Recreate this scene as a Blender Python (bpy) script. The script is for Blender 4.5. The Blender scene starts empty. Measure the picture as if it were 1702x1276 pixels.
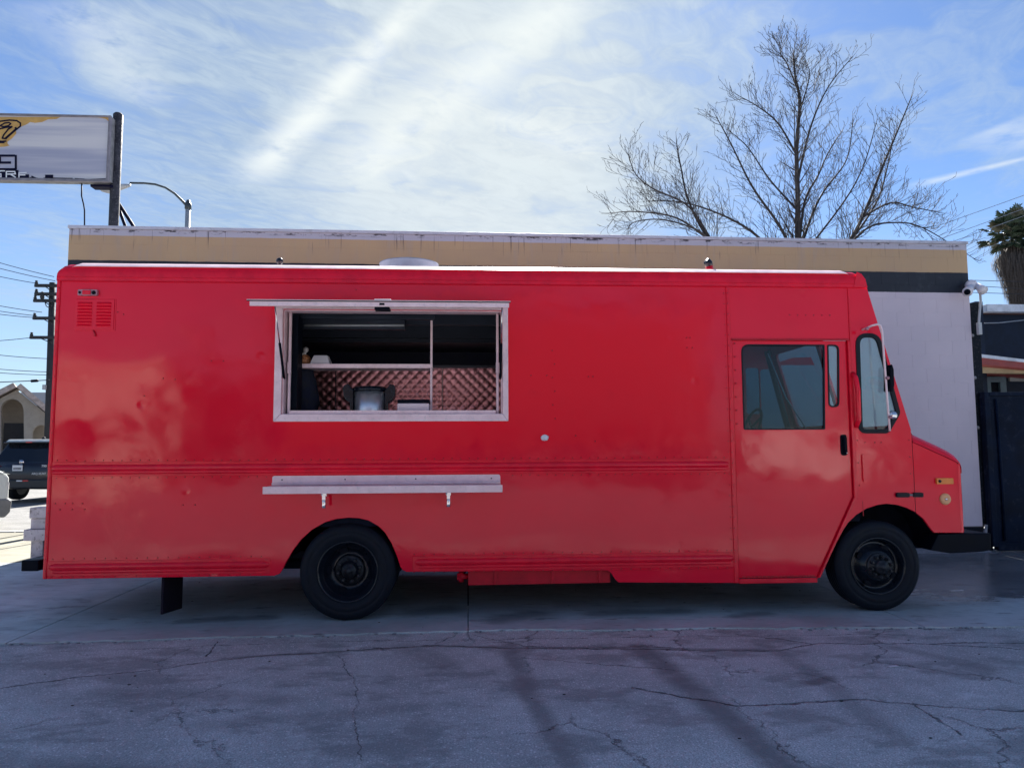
import bpy, bmesh, math, random
from mathutils import Vector, Matrix, noise as mnoise
from mathutils.geometry import tessellate_polygon
random.seed(7)
SC = bpy.context.scene
COL = SC.collection
R_ = math.radians

# ------------------------------------------------------------------ camera
PW, PH = 1702, 1276
FOC, PITCH, YAW, ROLL, EYE, DIST = 1229.0, R_(4.9), R_(3.4), R_(.26), 1.45, 6.45
ZV = Vector((0, 0, 1))
F0 = Vector((math.sin(YAW), math.cos(YAW), 0)); R0 = Vector((math.cos(YAW), -math.sin(YAW), 0))
FW = F0*math.cos(PITCH) + ZV*math.sin(PITCH); U0 = ZV*math.cos(PITCH) - F0*math.sin(PITCH)
RT = R0*math.cos(ROLL) - U0*math.sin(ROLL); UP = R0*math.sin(ROLL) + U0*math.cos(ROLL)
CAM = Vector((0, -DIST, EYE))
cd = bpy.data.cameras.new('camera'); cam = bpy.data.objects.new('camera', cd); COL.objects.link(cam)
cam.matrix_world = Matrix(((RT.x, UP.x, -FW.x, CAM.x), (RT.y, UP.y, -FW.y, CAM.y), (RT.z, UP.z, -FW.z, CAM.z), (0, 0, 0, 1)))
cd.sensor_fit = 'HORIZONTAL'; cd.sensor_width = 36; cd.lens = 36*FOC/PW; cd.clip_end = 3000; cd.clip_start = .05
SC.camera = cam
def ray(px, py): return FW + RT*((px-PW/2)/FOC) + UP*((PH/2-py)/FOC)
def P(px, py, Y=0.0):            # measured photo point -> place on the upright plane at depth Y
    d = ray(px, py); return CAM + d*((Y+DIST)/d.y)
def G(px, py, z=0.0):            # measured photo point -> place on the ground
    d = ray(px, py); return CAM + d*((z-EYE)/d.z)

# ------------------------------------------------------------------ sky, sun, exposure
SUN_EL, SUN_AZ = R_(36), R_(5.4)
SUNV = Vector((math.sin(SUN_AZ)*math.cos(SUN_EL), math.cos(SUN_AZ)*math.cos(SUN_EL), math.sin(SUN_EL)))
SC.view_settings.view_transform = 'Standard'; SC.view_settings.look = 'None'
SC.view_settings.gamma = 1; SC.view_settings.use_curve_mapping = False
SC.view_settings.exposure = 1.8
sl = bpy.data.lights.new('sun', 'SUN'); sl.energy = 5.0; sl.angle = R_(.5); sl.color = (1, .96, .90)
so = bpy.data.objects.new('sun', sl); COL.objects.link(so); so.location = SUNV*60
so.rotation_euler = SUNV.to_track_quat('Z', 'Y').to_euler()

class NT:
    """small helper for node trees"""
    def __init__(s, nt): s.nt = nt; s.n = nt.nodes; s.l = nt.links
    def put(s, sock, v):
        if hasattr(v, 'is_output'): s.l.new(v, sock)
        elif v is not None:
            if sock.type == 'RGBA' and not isinstance(v, (int, float)) and len(v) == 3: v = (*v, 1)
            sock.default_value = v
    def m(s, op, a, b=None, c=None, clamp=False):
        nd = s.n.new('ShaderNodeMath'); nd.operation = op; nd.use_clamp = clamp
        for i, v in enumerate((a, b, c)):
            if v is not None: s.put(nd.inputs[i], v)
        return nd.outputs[0]
    def v(s, op, a, b=None, sc=None):
        nd = s.n.new('ShaderNodeVectorMath'); nd.operation = op; s.put(nd.inputs[0], a)
        if b is not None: s.put(nd.inputs[1], b)
        if sc is not None: s.put(nd.inputs[3], sc)
        return nd.outputs['Value'] if op in ('DOT_PRODUCT', 'LENGTH', 'DISTANCE') else nd.outputs[0]
    def sep(s, a):
        nd = s.n.new('ShaderNodeSeparateXYZ'); s.put(nd.inputs[0], a); return nd.outputs
    def comb(s, x, y, z):
        nd = s.n.new('ShaderNodeCombineXYZ')
        for i, q in enumerate((x, y, z)): s.put(nd.inputs[i], q)
        return nd.outputs[0]
    def noise(s, vec, scale, det=4, rough=.55, dist=0):
        nd = s.n.new('ShaderNodeTexNoise'); s.put(nd.inputs['Vector'], vec)
        nd.inputs['Scale'].default_value = scale; nd.inputs['Detail'].default_value = det
        nd.inputs['Roughness'].default_value = rough; nd.inputs['Distortion'].default_value = dist
        return nd.outputs['Fac']
    def vor(s, vec, scale, feat='F1', out='Distance'):
        nd = s.n.new('ShaderNodeTexVoronoi'); nd.feature = feat; s.put(nd.inputs['Vector'], vec)
        nd.inputs['Scale'].default_value = scale; return nd.outputs[out]
    def mix(s, f, a, b, mode='MIX'):
        nd = s.n.new('ShaderNodeMix'); nd.data_type = 'RGBA'; nd.blend_type = mode
        s.put(nd.inputs[0], f); s.put(nd.inputs[6], a); s.put(nd.inputs[7], b); return nd.outputs[2]
    def ss(s, x, lo, hi, a=0.0, b=1.0):
        nd = s.n.new('ShaderNodeMapRange'); nd.interpolation_type = 'SMOOTHSTEP'
        for i, q in enumerate((x, lo, hi, a, b)): s.put(nd.inputs[i], q)
        return nd.outputs[0]
    def scale(s, vec, xyz): return s.v('MULTIPLY', vec, xyz)

def make_world():
    w = bpy.data.worlds.new('World'); SC.world = w; w.use_nodes = True
    t = NT(w.node_tree); t.n.clear()
    sky = t.n.new('ShaderNodeTexSky'); sky.sky_type = 'NISHITA'; sky.sun_disc = False
    sky.sun_elevation = SUN_EL; sky.sun_rotation = SUN_AZ; sky.altitude = 100
    sky.air_density = 1.0; sky.dust_density = 0.3; sky.ozone_density = 2.2
    tc = t.n.new('ShaderNodeTexCoord').outputs['Generated']
    x, y, z = t.sep(tc)[:3]
    zz = t.m('MAXIMUM', z, .06)
    q = t.comb(t.m('DIVIDE', x, zz), t.m('DIVIDE', y, zz), 0)        # flat cirrus layer
    rot = t.n.new('ShaderNodeVectorRotate'); rot.rotation_type = 'Z_AXIS'; rot.inputs['Angle'].default_value = R_(38)
    t.put(rot.inputs['Vector'], q); qr = rot.outputs[0]
    warp = t.noise(q, 1.3, 3)
    st = t.noise(t.v('ADD', t.scale(qr, (.8, .36, 1)), t.v('MULTIPLY', t.comb(warp, warp, 0), (1.5, 1.5, 0))), 1.9, 7, .60, .9)
    fine = t.noise(t.scale(qr, (2.0, 1.0, 1)), 5, 6, .65, 1.4)
    veil = t.noise(q, .55, 3, .5)
    d = t.m('ADD', t.m('MULTIPLY', st, .75), t.m('ADD', t.m('MULTIPLY', fine, .25), t.m('MULTIPLY', veil, .35)))
    # thicker cirrus in the part of the sky round the sun, thinning to both sides
    aure = t.v('DOT_PRODUCT', tc, tuple(ray(700, 260).normalized()))
    near = t.ss(aure, .86, .99)
    cov = t.ss(t.m('ADD', d, t.m('MULTIPLY', near, .36)), .56, 1.10)
    def line(a, b, w0, w1, amp, brk=5.0):
        pa, pb = ray(*a).normalized(), ray(*b).normalized()
        ax, ay = pa.x/pa.z, pa.y/pa.z; bx, by = pb.x/pb.z, pb.y/pb.z
        dx, dy = bx-ax, by-ay; L = math.hypot(dx, dy); dx /= L; dy /= L
        qs = t.sep(q); rx = t.m('SUBTRACT', qs[0], ax); ry = t.m('SUBTRACT', qs[1], ay)
        al = t.m('DIVIDE', t.m('ADD', t.m('MULTIPLY', rx, dx), t.m('MULTIPLY', ry, dy)), L)
        ac = t.m('ABSOLUTE', t.m('ADD', t.m('MULTIPLY', rx, -dy), t.m('MULTIPLY', ry, dx)))
        nz = t.noise(q, brk, 5, .6)
        ac = t.m('ADD', ac, t.m('MULTIPLY', t.m('SUBTRACT', nz, .5), w0*.9))
        wd = t.m('ADD', w0, t.m('MULTIPLY', t.m('MAXIMUM', al, 0), w1-w0))
        f = t.ss(t.m('DIVIDE', ac, wd), 1.0, 0.0)
        ends = t.m('MULTIPLY', t.ss(al, -.25, 0.), t.ss(al, 1.25, .85))
        return t.m('MULTIPLY', t.m('MULTIPLY', f, ends), t.m('MULTIPLY', t.ss(nz, .2, .62), amp))
    tr = line((700, 0), (430, 285), .05, .15, .85)
    tr = t.m('MAXIMUM', tr, line((960, -10), (590, 290), .12, .26, .7))
    tr = t.m('MAXIMUM', tr, line((1702, 264), (1530, 306), .04, .07, .5, 8))
    tr = t.m('MAXIMUM', tr, line((620, 240), (690, 300), .03, .05, .4, 8))
    tr = t.m('MAXIMUM', tr, line((140, 30), (240, 165), .24, .14, .36, 11))
    tr = t.m('MAXIMUM', tr, line((1660, 215), (1730, 235), .20, .20, .35, 7))
    tr = t.m('MAXIMUM', tr, line((835, 198), (985, 250), .10, .26, .5, 13))
    glow = t.m('POWER', t.m('MAXIMUM', t.v('DOT_PRODUCT', tc, tuple(SUNV)), 0), 18)
    sk = t.mix(1.0, sky.outputs[0], (.50, .62, .80), 'MULTIPLY')
    ccol = t.mix(glow, CLOUD_SIDE, CLOUD_SUN)
    tex = t.m('ADD', t.m('MULTIPLY', st, .55), t.m('MULTIPLY', fine, .45))
    ccol = t.mix(t.ss(tex, .36, .64), t.mix(1.0, ccol, (.78, .82, .87), 'MULTIPLY'), t.mix(1.0, ccol, (1.10, 1.10, 1.08), 'MULTIPLY'))
    c = t.mix(t.m('MULTIPLY', cov, t.ss(z, .0, .14, .25, .86)), sk, ccol)
    c = t.mix(t.m('MULTIPLY', tr, .95), c, CLOUD_STREAK)
    core = t.m('MULTIPLY', t.ss(t.v('DOT_PRODUCT', tc, tuple(ray(790, 290).normalized())), .955, 1.0), t.ss(st, .25, .6, .35, 1.0))
    c = t.mix(t.m('MULTIPLY', core, .5), c, (5.6, 5.8, 5.5))
    c = t.mix(t.ss(z, .34, .02, 0, .35), c, (4.1, 4.8, 5.3))          # pale haze low in the sky
    bg = t.n.new('ShaderNodeBackground'); t.put(bg.inputs[0], c); bg.inputs[1].default_value = SKY_K
    out = t.n.new('ShaderNodeOutputWorld'); t.l.new(bg.outputs[0], out.inputs[0])
SKY_K = .05
CLOUD_SIDE, CLOUD_SUN, CLOUD_STREAK = (2.75, 3.4, 4.1), (3.6, 4.1, 4.35), (5.7, 6.0, 5.9)
make_world()

# ------------------------------------------------------------------ materials
MATS = {}
def newmat(name):
    m = bpy.data.materials.new(name); m.use_nodes = True; t = NT(m.node_tree)
    b = t.n['Principled BSDF']; t.pos = t.n.new('ShaderNodeNewGeometry').outputs['Position']
    t.oc = t.n.new('ShaderNodeTexCoord').outputs['Object']; MATS[name] = m
    t.b = b; t.mat = m
    return t
def bump(t, h, strength=.3, dist=.01):
    nd = t.n.new('ShaderNodeBump'); nd.inputs['Strength'].default_value = strength; nd.inputs['Distance'].default_value = dist
    t.put(nd.inputs['Height'], h); t.l.new(nd.outputs[0], t.b.inputs['Normal'])
def plain(name, col, rough=.5, metal=0, var=.18, vs=6.0, bmp=0, bs=60, spec=.5, dirt=None, dirt_amt=.5):
    t = newmat(name); n = t.noise(t.pos, vs, 5, .6)
    c = t.mix(t.ss(n, .3, .7), tuple(k*(1-var) for k in col), tuple(min(1, k*(1+var)) for k in col))
    if dirt: c = t.mix(t.m('MULTIPLY', t.ss(t.noise(t.pos, vs*3.1, 6, .7), .52, .68), dirt_amt), c, dirt)
    t.put(t.b.inputs['Base Color'], c)
    t.put(t.b.inputs['Roughness'], t.ss(n, .2, .8, max(.02, rough*.8), min(1, rough*1.2)))
    t.b.inputs['Metallic'].default_value = metal; t.b.inputs['Specular IOR Level'].default_value = spec
    if bmp: bump(t, t.noise(t.pos, bs, 4), bmp, .01)
    return t.mat

def red_paint():
    t = newmat('red_paint'); p = t.sep(t.pos)
    n1 = t.noise(t.pos, 1.1, 3); n2 = t.noise(t.pos, 4.5, 5, .6)
    wob = t.m('MULTIPLY', t.m('SUBTRACT', n2, .5), .5)
    # reflection of the brick block painted in as a brighter red area
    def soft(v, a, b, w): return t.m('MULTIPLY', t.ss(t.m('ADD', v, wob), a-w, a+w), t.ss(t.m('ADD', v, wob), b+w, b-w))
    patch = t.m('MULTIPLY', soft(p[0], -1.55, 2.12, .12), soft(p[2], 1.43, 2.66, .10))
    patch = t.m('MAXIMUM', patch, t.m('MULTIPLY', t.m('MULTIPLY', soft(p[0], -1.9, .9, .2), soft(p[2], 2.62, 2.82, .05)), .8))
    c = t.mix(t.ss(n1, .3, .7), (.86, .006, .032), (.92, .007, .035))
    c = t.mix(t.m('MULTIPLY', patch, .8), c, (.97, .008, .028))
    c = t.mix(t.m('MULTIPLY', t.ss(n2, .60, .78), .25), c, (.74, .005, .026))
    t.put(t.b.inputs['Base Color'], c)
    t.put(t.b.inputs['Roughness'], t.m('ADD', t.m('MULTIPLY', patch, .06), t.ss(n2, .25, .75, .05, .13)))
    t.b.inputs['Specular IOR Level'].default_value = .34
    big = t.noise(t.pos, 1.7, 2, .4); peel = t.noise(t.pos, 55, 2)
    dv = t.vor(t.pos, 2.3); dent = t.ss(dv, .02, .10)
    sc = t.m('MULTIPLY', t.noise(t.pos, 26, 5, .7), t.ss(t.noise(t.pos, 1.9, 3), .55, .68))
    h = t.m('ADD', t.m('MULTIPLY', big, .35), t.m('ADD', t.m('MULTIPLY', peel, .004), t.m('ADD', t.m('MULTIPLY', dent, .05), t.m('MULTIPLY', sc, .05))))
    bump(t, h, .55, .05)
    return t.mat
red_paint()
plain('red_trim', (.86, .007, .032), .22, var=.1, spec=.35)
plain('red_dark', (.55, .007, .024), .35, var=.15, spec=.3)
plain('alu', (.97, .69, .71), .36, .1, .08, 9, dirt=(.5, .44, .46), dirt_amt=.3)
plain('alu_white', (.86, .68, .71), .42, 0, .05)
plain('galvanised', (.36, .42, .50), .5, .25, .1, 12)
plain('sticker_blue', (.08, .2, .5), .4)
plain('steel_dark', (.10, .11, .14), .35, .7, .15)
plain('steel', (.74, .74, .77), .36, .85, .05)
plain('tyre', (.006, .009, .016), .6, 0, .25, 20, .2, 90, spec=.2)
plain('rim_black', (.006, .009, .016), .22, 0, .2, 12, spec=.4)
plain('hub_dark', (.018, .02, .026), .45, .4, .5, 25, dirt=(.10, .09, .085), dirt_amt=.5)
plain('black', (.003, .005, .011), .5, 0, .2, spec=.08)
plain('flap', (.022, .016, .026), .8, 0, .3, 9, spec=.1)
plain('rubber', (.007, .009, .015), .5, 0, .2, spec=.25)
plain('under', (.008, .010, .020), .8, 0, .4, spec=.1)
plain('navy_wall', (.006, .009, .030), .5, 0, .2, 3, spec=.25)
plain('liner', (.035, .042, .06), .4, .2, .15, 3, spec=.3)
plain('soffit', (.30, .31, .30), .5, 0, .1)
plain('amber', (.85, .24, .035), .25, 0, .1)
plain('amber_pale', (.85, .42, .20), .35, 0, .1)
plain('white_plastic', (.78, .74, .78), .4, 0, .04)
plain('chrome', (.75, .72, .74), .15, 1, .03)
plain('lamp_pink', (.42, .20, .24), .3, .2, .2, 30)
plain('seat_dark', (.025, .03, .04), .7, 0, .3)
plain('foam_white', (.75, .70, .73), .6, 0, .04)
plain('onion', (.38, .15, .06), .5, 0, .5, 45, .6, 70, dirt=(.14, .04, .02))
plain('bag_clear', (.5, .45, .42), .25, 0, .3, 50)
plain('navy_cloth', (.008, .010, .026), .85, 0, .4, 14, .4, 30)
plain('coping', (.56, .55, .62), .5, .2, .08, 3, dirt=(.2, .18, .2), dirt_amt=.3)
plain('timber_white', (.58, .52, .54), .8, 0, .12, 7, .5, 60, dirt=(.10, .075, .07), dirt_amt=.75)
plain('pole_paint', (.045, .045, .055), .7, 0, .4, 9, .4, 40, spec=.2, dirt=(.22, .21, .21), dirt_amt=.5)
plain('sign_edge', (.20, .20, .20), .6, .2, .3, 8)
plain('sign_frame', (.22, .20, .22), .5, .2, .2)
plain('sign_ink', (.006, .006, .024), .6, 0, .2, spec=.1)
plain('sign_orange', (.55, .32, .09), .6, 0, .15, 4)
plain('lamp_grey', (.07, .085, .09), .5, .3, .2)
plain('lamp_head', (.45, .46, .47), .4, .2, .1)
plain('wood_pole', (.035, .036, .040), .85, 0, .3, 8)
plain('wire', (.03, .032, .04), .6)
plain('wire_light', (.30, .32, .36), .5)
plain('bark', (.042, .036, .036), .9, 0, .4, 10)
plain('palm_skirt', (.075, .062, .055), .95, 0, .5, 16)
plain('palm_leaf', (.055, .085, .045), .6, 0, .45, 4)
plain('palm_pale', (.15, .14, .085), .6, 0, .4, 4)
plain('house_wall', (.36, .32, .27), .9, 0, .1, 3, .5, 30)
plain('house_shade', (.05, .05, .055), .9, 0, .2)
plain('roof_tile', (.46, .38, .34), .85, 0, .25, 6)
plain('grey_wall', (.40, .41, .44), .9, 0, .06)
plain('car_white', (.74, .76, .72), .25, 0, .03)
plain('car_navy', (.012, .015, .028), .18, 0, .1)
plain('car_glass', (.010, .013, .020), .06, 0, .1)
plain('car_trim', (.02, .022, .026), .5)
plain('car_grey', (.22, .22, .22), .5)
plain('tail_red', (.62, .03, .03), .2)
plain('print_white', (.72, .73, .76), .5, 0, .05)
plain('navy_paint', (.008, .015, .034), .5, 0, .3, 4, spec=.2)
plain('gate_paint', (.005, .011, .028), .5, 0, .3, 3, .2, 20, spec=.08, dirt=(.08, .09, .12), dirt_amt=.2)
plain('post_dark', (.006, .009, .015), .6, 0, .35, 8, spec=.15, dirt=(.10, .10, .11), dirt_amt=.4)
plain('fascia_white', (.70, .71, .75), .5)
plain('fascia_red', (.36, .07, .06), .6, 0, .15)
plain('tan_soffit', (.52, .42, .25), .7, 0, .12)
plain('teal_frame', (.10, .15, .18), .5)
plain('brown_eave', (.10, .045, .035), .8)
plain('base_black', (.009, .011, .018), .75, 0, .3, spec=.15)
plain('roofing', (.25, .25, .26), .9)
plain('kerb_stone', (.45, .43, .38), .85, 0, .1)
plain('litter', (.24, .24, .26), .8, 0, .3, 30)
plain('leaf_litter', (.05, .04, .035), .9)
plain('facade_cream', (.66, .54, .46), .9, 0, .08, 2)
plain('facade_pale', (.66, .62, .58), .9, 0, .08, 2)
plain('facade_brown', (.07, .045, .045), .9, 0, .2, 2)
plain('facade_glass', (.03, .035, .04), .1)

def glass(name, tint, gl=.10, rough=.03):
    m = bpy.data.materials.new(name); m.use_nodes = True; t = NT(m.node_tree); t.n.clear()
    tr = t.n.new('ShaderNodeBsdfTransparent'); tr.inputs[0].default_value = (*tint, 1)
    g = t.n.new('ShaderNodeBsdfGlossy'); g.inputs[0].default_value = (.9, .95, 1, 1); g.inputs['Roughness'].default_value = rough
    fr = t.n.new('ShaderNodeLayerWeight'); fr.inputs[0].default_value = .5
    mx = t.n.new('ShaderNodeMixShader'); f = t.m('ADD', t.m('MULTIPLY', t.m('POWER', fr.outputs['Facing'], 4.0),   .8), .025+gl, clamp=True)
    t.l.new(f, mx.inputs[0]); t.l.new(tr.outputs[0], mx.inputs[1]); t.l.new(g.outputs[0], mx.inputs[2])
    o = t.n.new('ShaderNodeOutputMaterial'); t.l.new(mx.outputs[0], o.inputs[0]); MATS[name] = m
glass('glass_teal', (.88, .97, .96), .02)
glass('glass_dark', (.46, .60, .65), .0)

def quilt_steel():
    t = newmat('quilt_steel'); t.b.inputs['Metallic'].default_value = .92
    n = t.noise(t.pos, 5, 3)
    t.put(t.b.inputs['Base Color'], t.mix(n, (.98, .42, .47), (1, .54, .57))); t.b.inputs['Roughness'].default_value = .30
quilt_steel()

def wall_paint():
    """painted blockwork: white coat, black, tan and white bands, with runs and scuffs"""
    t = newmat('wall_paint'); p = t.sep(t.pos); z = p[2]
    n = t.noise(t.pos, 7, 5, .6); nb = t.noise(t.pos, 1.2, 4)
    ze = t.m('ADD', z, t.m('MULTIPLY', t.m('SUBTRACT', n, .5), .012))
    white = t.mix(t.ss(nb, .3, .7), (.60, .52, .585), (.66, .57, .63))
    blk = t.mix(t.ss(n, .5, .75), (.008, .011, .022), (.028, .032, .046))
    tan = t.mix(t.ss(nb, .3, .72), (.50, .335, .20), (.56, .37, .20))
    tan = t.mix(t.m('MULTIPLY', t.ss(t.noise(t.scale(t.pos, (5, 5, .7)), 1.6, 5, .7), .5, .7), .3), tan, (.40, .33, .29))
    c = t.mix(t.ss(ze, 3.603, 3.611), white, blk)
    c = t.mix(t.ss(ze, 3.893, 3.901), c, tan)
    c = t.mix(t.ss(ze, 4.224, 4.232), c, (.50, .475, .55))
    runs = t.noise(t.scale(t.pos, (34, 34, 1.0)), 1.0, 4, .6)
    drip = t.m('MULTIPLY', t.ss(runs, .60, .70), t.ss(t.m('ADD', z, t.m('MULTIPLY', t.noise(t.scale(t.pos, (6, 6, 0)), 1, 2), .35)), 4.19, 4.42))
    c = t.mix(t.m('MULTIPLY', drip, .85), c, (.05, .045, .055))
    edge = t.m('MULTIPLY', t.ss(t.noise(t.scale(t.pos, (3, 3, 9)), 2.2, 6, .7), .52, .60), t.ss(t.m('ADD', z, t.m('MULTIPLY', t.noise(t.pos, 1.3, 4, .7), .09)), 4.30, 4.34))
    c = t.mix(edge, c, (.035, .028, .035))
    sc = t.m('MULTIPLY', t.ss(t.noise(t.scale(t.pos, (1, 1, 5)), 5, 6, .75), .66, .74), .35)
    c = t.mix(sc, c, (.22, .19, .2))
    c = t.mix(t.ss(z, .345, .325), c, (.014, .016, .024))
    t.put(t.b.inputs['Base Color'], c); t.b.inputs['Roughness'].default_value = .55
    bump(t, t.noise(t.pos, 70, 4), .25, .006)
wall_paint()

def seg_band(t, pts, w, nz, amp=1.0, jit=.06):
    """mask of a wandering line through pts on the ground plane (x, y)"""
    p = t.sep(t.pos); out = None
    px = t.m('ADD', p[0], t.m('MULTIPLY', t.m('SUBTRACT', nz[0], .5), jit)); py = t.m('ADD', p[1], t.m('MULTIPLY', t.m('SUBTRACT', nz[1], .5), jit))
    for (ax, ay), (bx, by) in zip(pts, pts[1:]):
        dx, dy = bx-ax, by-ay; L2 = dx*dx+dy*dy
        rx = t.m('SUBTRACT', px, ax); ry = t.m('SUBTRACT', py, ay)
        h = t.m('DIVIDE', t.m('ADD', t.m('MULTIPLY', rx, dx), t.m('MULTIPLY', ry, dy)), L2, clamp=True)
        ex = t.m('SUBTRACT', rx, t.m('MULTIPLY', h, dx)); ey = t.m('SUBTRACT', ry, t.m('MULTIPLY', h, dy))
        dd = t.m('SQRT', t.m('ADD', t.m('MULTIPLY', ex, ex), t.m('MULTIPLY', ey, ey)))
        f = t.ss(dd, w, w*.15)
        out = f if out is None else t.m('MAXIMUM', out, f)
    return t.m('MULTIPLY', out, amp)

def asphalt(name, base, cracks=True):
    t = newmat(name)
    big = t.noise(t.pos, .9, 4, .6); mid = t.noise(t.pos, 4, 5, .65)
    sp = t.vor(t.pos, 62); spc = t.vor(t.pos, 62, out='Color')
    sp2 = t.vor(t.pos, 120)
    c = t.mix(t.ss(big, .3, .7), tuple(k*.78 for k in base), tuple(k*1.18 for k in base))
    c = t.mix(t.m('MULTIPLY', t.ss(mid, .35, .7), .3), c, tuple(k*.6 for k in base))
    lum = t.sep(spc)[0]
    stone = t.m('MULTIPLY', t.ss(sp, .55, .25), t.ss(lum, .5, .9))
    c = t.mix(t.m('MULTIPLY', stone, .75), c, tuple(min(1, k*2.9) for k in base))
    c = t.mix(t.m('MULTIPLY', t.ss(sp2, .35, .7), .65), c, tuple(k*.45 for k in base))
    patch = t.ss(t.noise(t.scale(t.pos, (.7, 1.3, 1)), 1.7, 6, .68), .50, .60)
    c = t.mix(t.m('MULTIPLY', patch, .6), c, tuple(k*.38 for k in base))
    pale = t.ss(t.noise(t.v('ADD', t.pos, (3, 8, 0)), 2.6, 6, .7), .58, .70)
    c = t.mix(t.m('MULTIPLY', pale, .35), c, tuple(min(1, k*1.5) for k in base))
    hcr = None
    if cracks:
        nz = (t.noise(t.pos, 2.2, 6, .7), t.noise(t.v('ADD', t.pos, (7.3, 2.1, 4)), 2.2, 6, .7))
        soft = None
        for pts, w, a in (([(.30, -.80), (.36, -1.9), (.47, -2.9)], .11, .75), ([(1.25, -.95), (1.37, -2.0), (1.45, -3.0)], .17, .9),
                          ([(2.2, -1.0), (2.22, -1.7), (2.15, -2.7)], .12, .5), ([(3.0, -.9), (3.4, -1.6)], .12, .45),
                          ([(-1.7, -1.02), (-.3, -.80), (1.2, -.98), (2.3, -1.1)], .055, .7), ([(-.45, -.8), (-.15, -1.3)], .16, .45),
                          ([(2.12, -1.84), (2.28, -1.78)], .10, 1.1), ([(-2.2, -1.7), (-1.1, -1.9)], .18, .5), ([(-1.4, -2.3), (-.3, -2.1)], .13, .4),
                          ([(-2.6, -2.7), (-1.2, -2.9)], .22, .5)):
            f = seg_band(t, pts, w, nz, a, .12); soft = f if soft is None else t.m('MAXIMUM', soft, f)
        soft = t.m('MULTIPLY', soft, t.ss(mid, .2, .55, .45, 1.0))
        c = t.mix(soft, c, tuple(k*.33 for k in base))
        for pts, w in (([(-4, -1.9), (-2.89, -1.55), (-2.28, -1.31), (-1.59, -1.01), (-.35, -.79)], .012), ([(-.35, -.79), (1.3, -1.02), (2.25, -1.12), (2.6, -.95), (4.2, -1.05)], .014),
                       ([(2.1, -.62), (2.55, -.95)], .012), ([(1.0, -1.85), (1.5, -2.2), (2.3, -2.15), (3.05, -2.42), (3.6, -2.35)], .016), ([(2.55, -2.22), (2.5, -2.7)], .012),
                       ([(.38, -1.15), (1.45, -1.55)], .007), ([(-.92, -1.0), (-.7, -1.7), (-.51, -2.8)], .004), ([(-.1, -.45), (-.25, -.75)], .008), ([(3.4, -1.0), (4.6, -1.5)], .012),
                       ([(-1.9, -.55), (-1.85, -.95)], .008), ([(.05, -.5), (.4, -.85), (1.6, -1.0)], .008), ([(-3, -.75), (-1.2, -.62), (1.2, -.66), (3.4, -.72)], .006)):
            f = seg_band(t, pts, w, nz, 1.0, .2); hcr = f if hcr is None else t.m('MAXIMUM', hcr, f)
        wv = t.v('ADD', t.pos, t.comb(t.m('MULTIPLY', nz[0], .5), t.m('MULTIPLY', nz[1], .5), 0))
        hair = t.m('MULTIPLY', t.ss(t.vor(wv, .85, 'DISTANCE_TO_EDGE'), .010, .002), t.ss(big, .42, .6))
        hcr = t.m('MAXIMUM', hcr, t.m('MULTIPLY', hair, .75))
        c = t.mix(t.m('MULTIPLY', hcr, t.ss(mid, .35, .6, .35, .9)), c, (.012, .012, .016))
    t.put(t.b.inputs['Base Color'], c); t.put(t.b.inputs['Roughness'], t.ss(mid, .2, .8, .62, .9))
    h = t.m('ADD', t.m('MULTIPLY', t.ss(sp, .0, .5), -.5), t.m('MULTIPLY', mid, .8))
    if hcr is not None: h = t.m('SUBTRACT', h, t.m('MULTIPLY', hcr, 1.2))
    bump(t, h, .8, .012)
asphalt('asphalt', (.56, .61, .60))
asphalt('asphalt_street', (.20, .197, .19), False)

def concrete(name, base, gloss=True):
    t = newmat(name)
    big = t.noise(t.pos, .8, 5, .65); mid = t.noise(t.scale(t.pos, (1, 2.4, 1)), 3, 6, .7); fn = t.noise(t.pos, 60, 3)
    c = t.mix(t.ss(big, .3, .72), tuple(k*.72 for k in base), tuple(k*1.15 for k in base))
    c = t.mix(t.m('MULTIPLY', t.ss(mid, .52, .72), .55), c, tuple(k*.45 for k in base))
    c = t.mix(t.m('MULTIPLY', t.ss(t.noise(t.scale(t.pos, (1.2, 3, 1)), 1.9, 5, .6), .6, .68), .7 if gloss else .3), c, tuple(k*.25 for k in base))
    c = t.mix(t.m('MULTIPLY', t.ss(fn, .55, .8), .3), c, tuple(k*.5 for k in base))
    rg = t.ss(mid, .3, .7, .38 if gloss else .7, .75 if gloss else .95)
    if gloss:                # damp, oily concrete round the nose of the truck and the gate
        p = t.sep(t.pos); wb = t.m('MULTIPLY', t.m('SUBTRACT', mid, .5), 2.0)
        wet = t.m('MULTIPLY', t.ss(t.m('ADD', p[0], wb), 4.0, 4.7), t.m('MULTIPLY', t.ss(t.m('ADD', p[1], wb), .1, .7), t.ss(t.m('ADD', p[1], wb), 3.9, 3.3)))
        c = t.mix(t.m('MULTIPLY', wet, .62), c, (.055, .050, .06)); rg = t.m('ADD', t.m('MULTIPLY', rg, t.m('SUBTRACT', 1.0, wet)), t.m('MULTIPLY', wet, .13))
        oil = None
        for q_, w_ in (([(.25, -.05), (.6, .12)], .16), ([(1.1, .1), (1.9, .18)], .14), ([(-.45, .3), (-.2, .35)], .2), ([(2.3, -.05), (2.6, .0)], .10), ([(-2.4, .1), (-1.7, .2)], .12)):
            f = seg_band(t, q_, w_*1.3, (mid, big), .5, .5); oil = f if oil is None else t.m('MAXIMUM', oil, f)
        c = t.mix(oil, c, (.03, .03, .035))
    t.put(t.b.inputs['Base Color'], c)
    t.put(t.b.inputs['Roughness'], rg)
    bump(t, t.m('ADD', fn, t.m('MULTIPLY', mid, 2)), .25, .008)
concrete('concrete', (.47, .51, .52)); concrete('sidewalk', (.25, .235, .175), False); concrete('lot_concrete', (.28, .29, .32), False)

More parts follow.
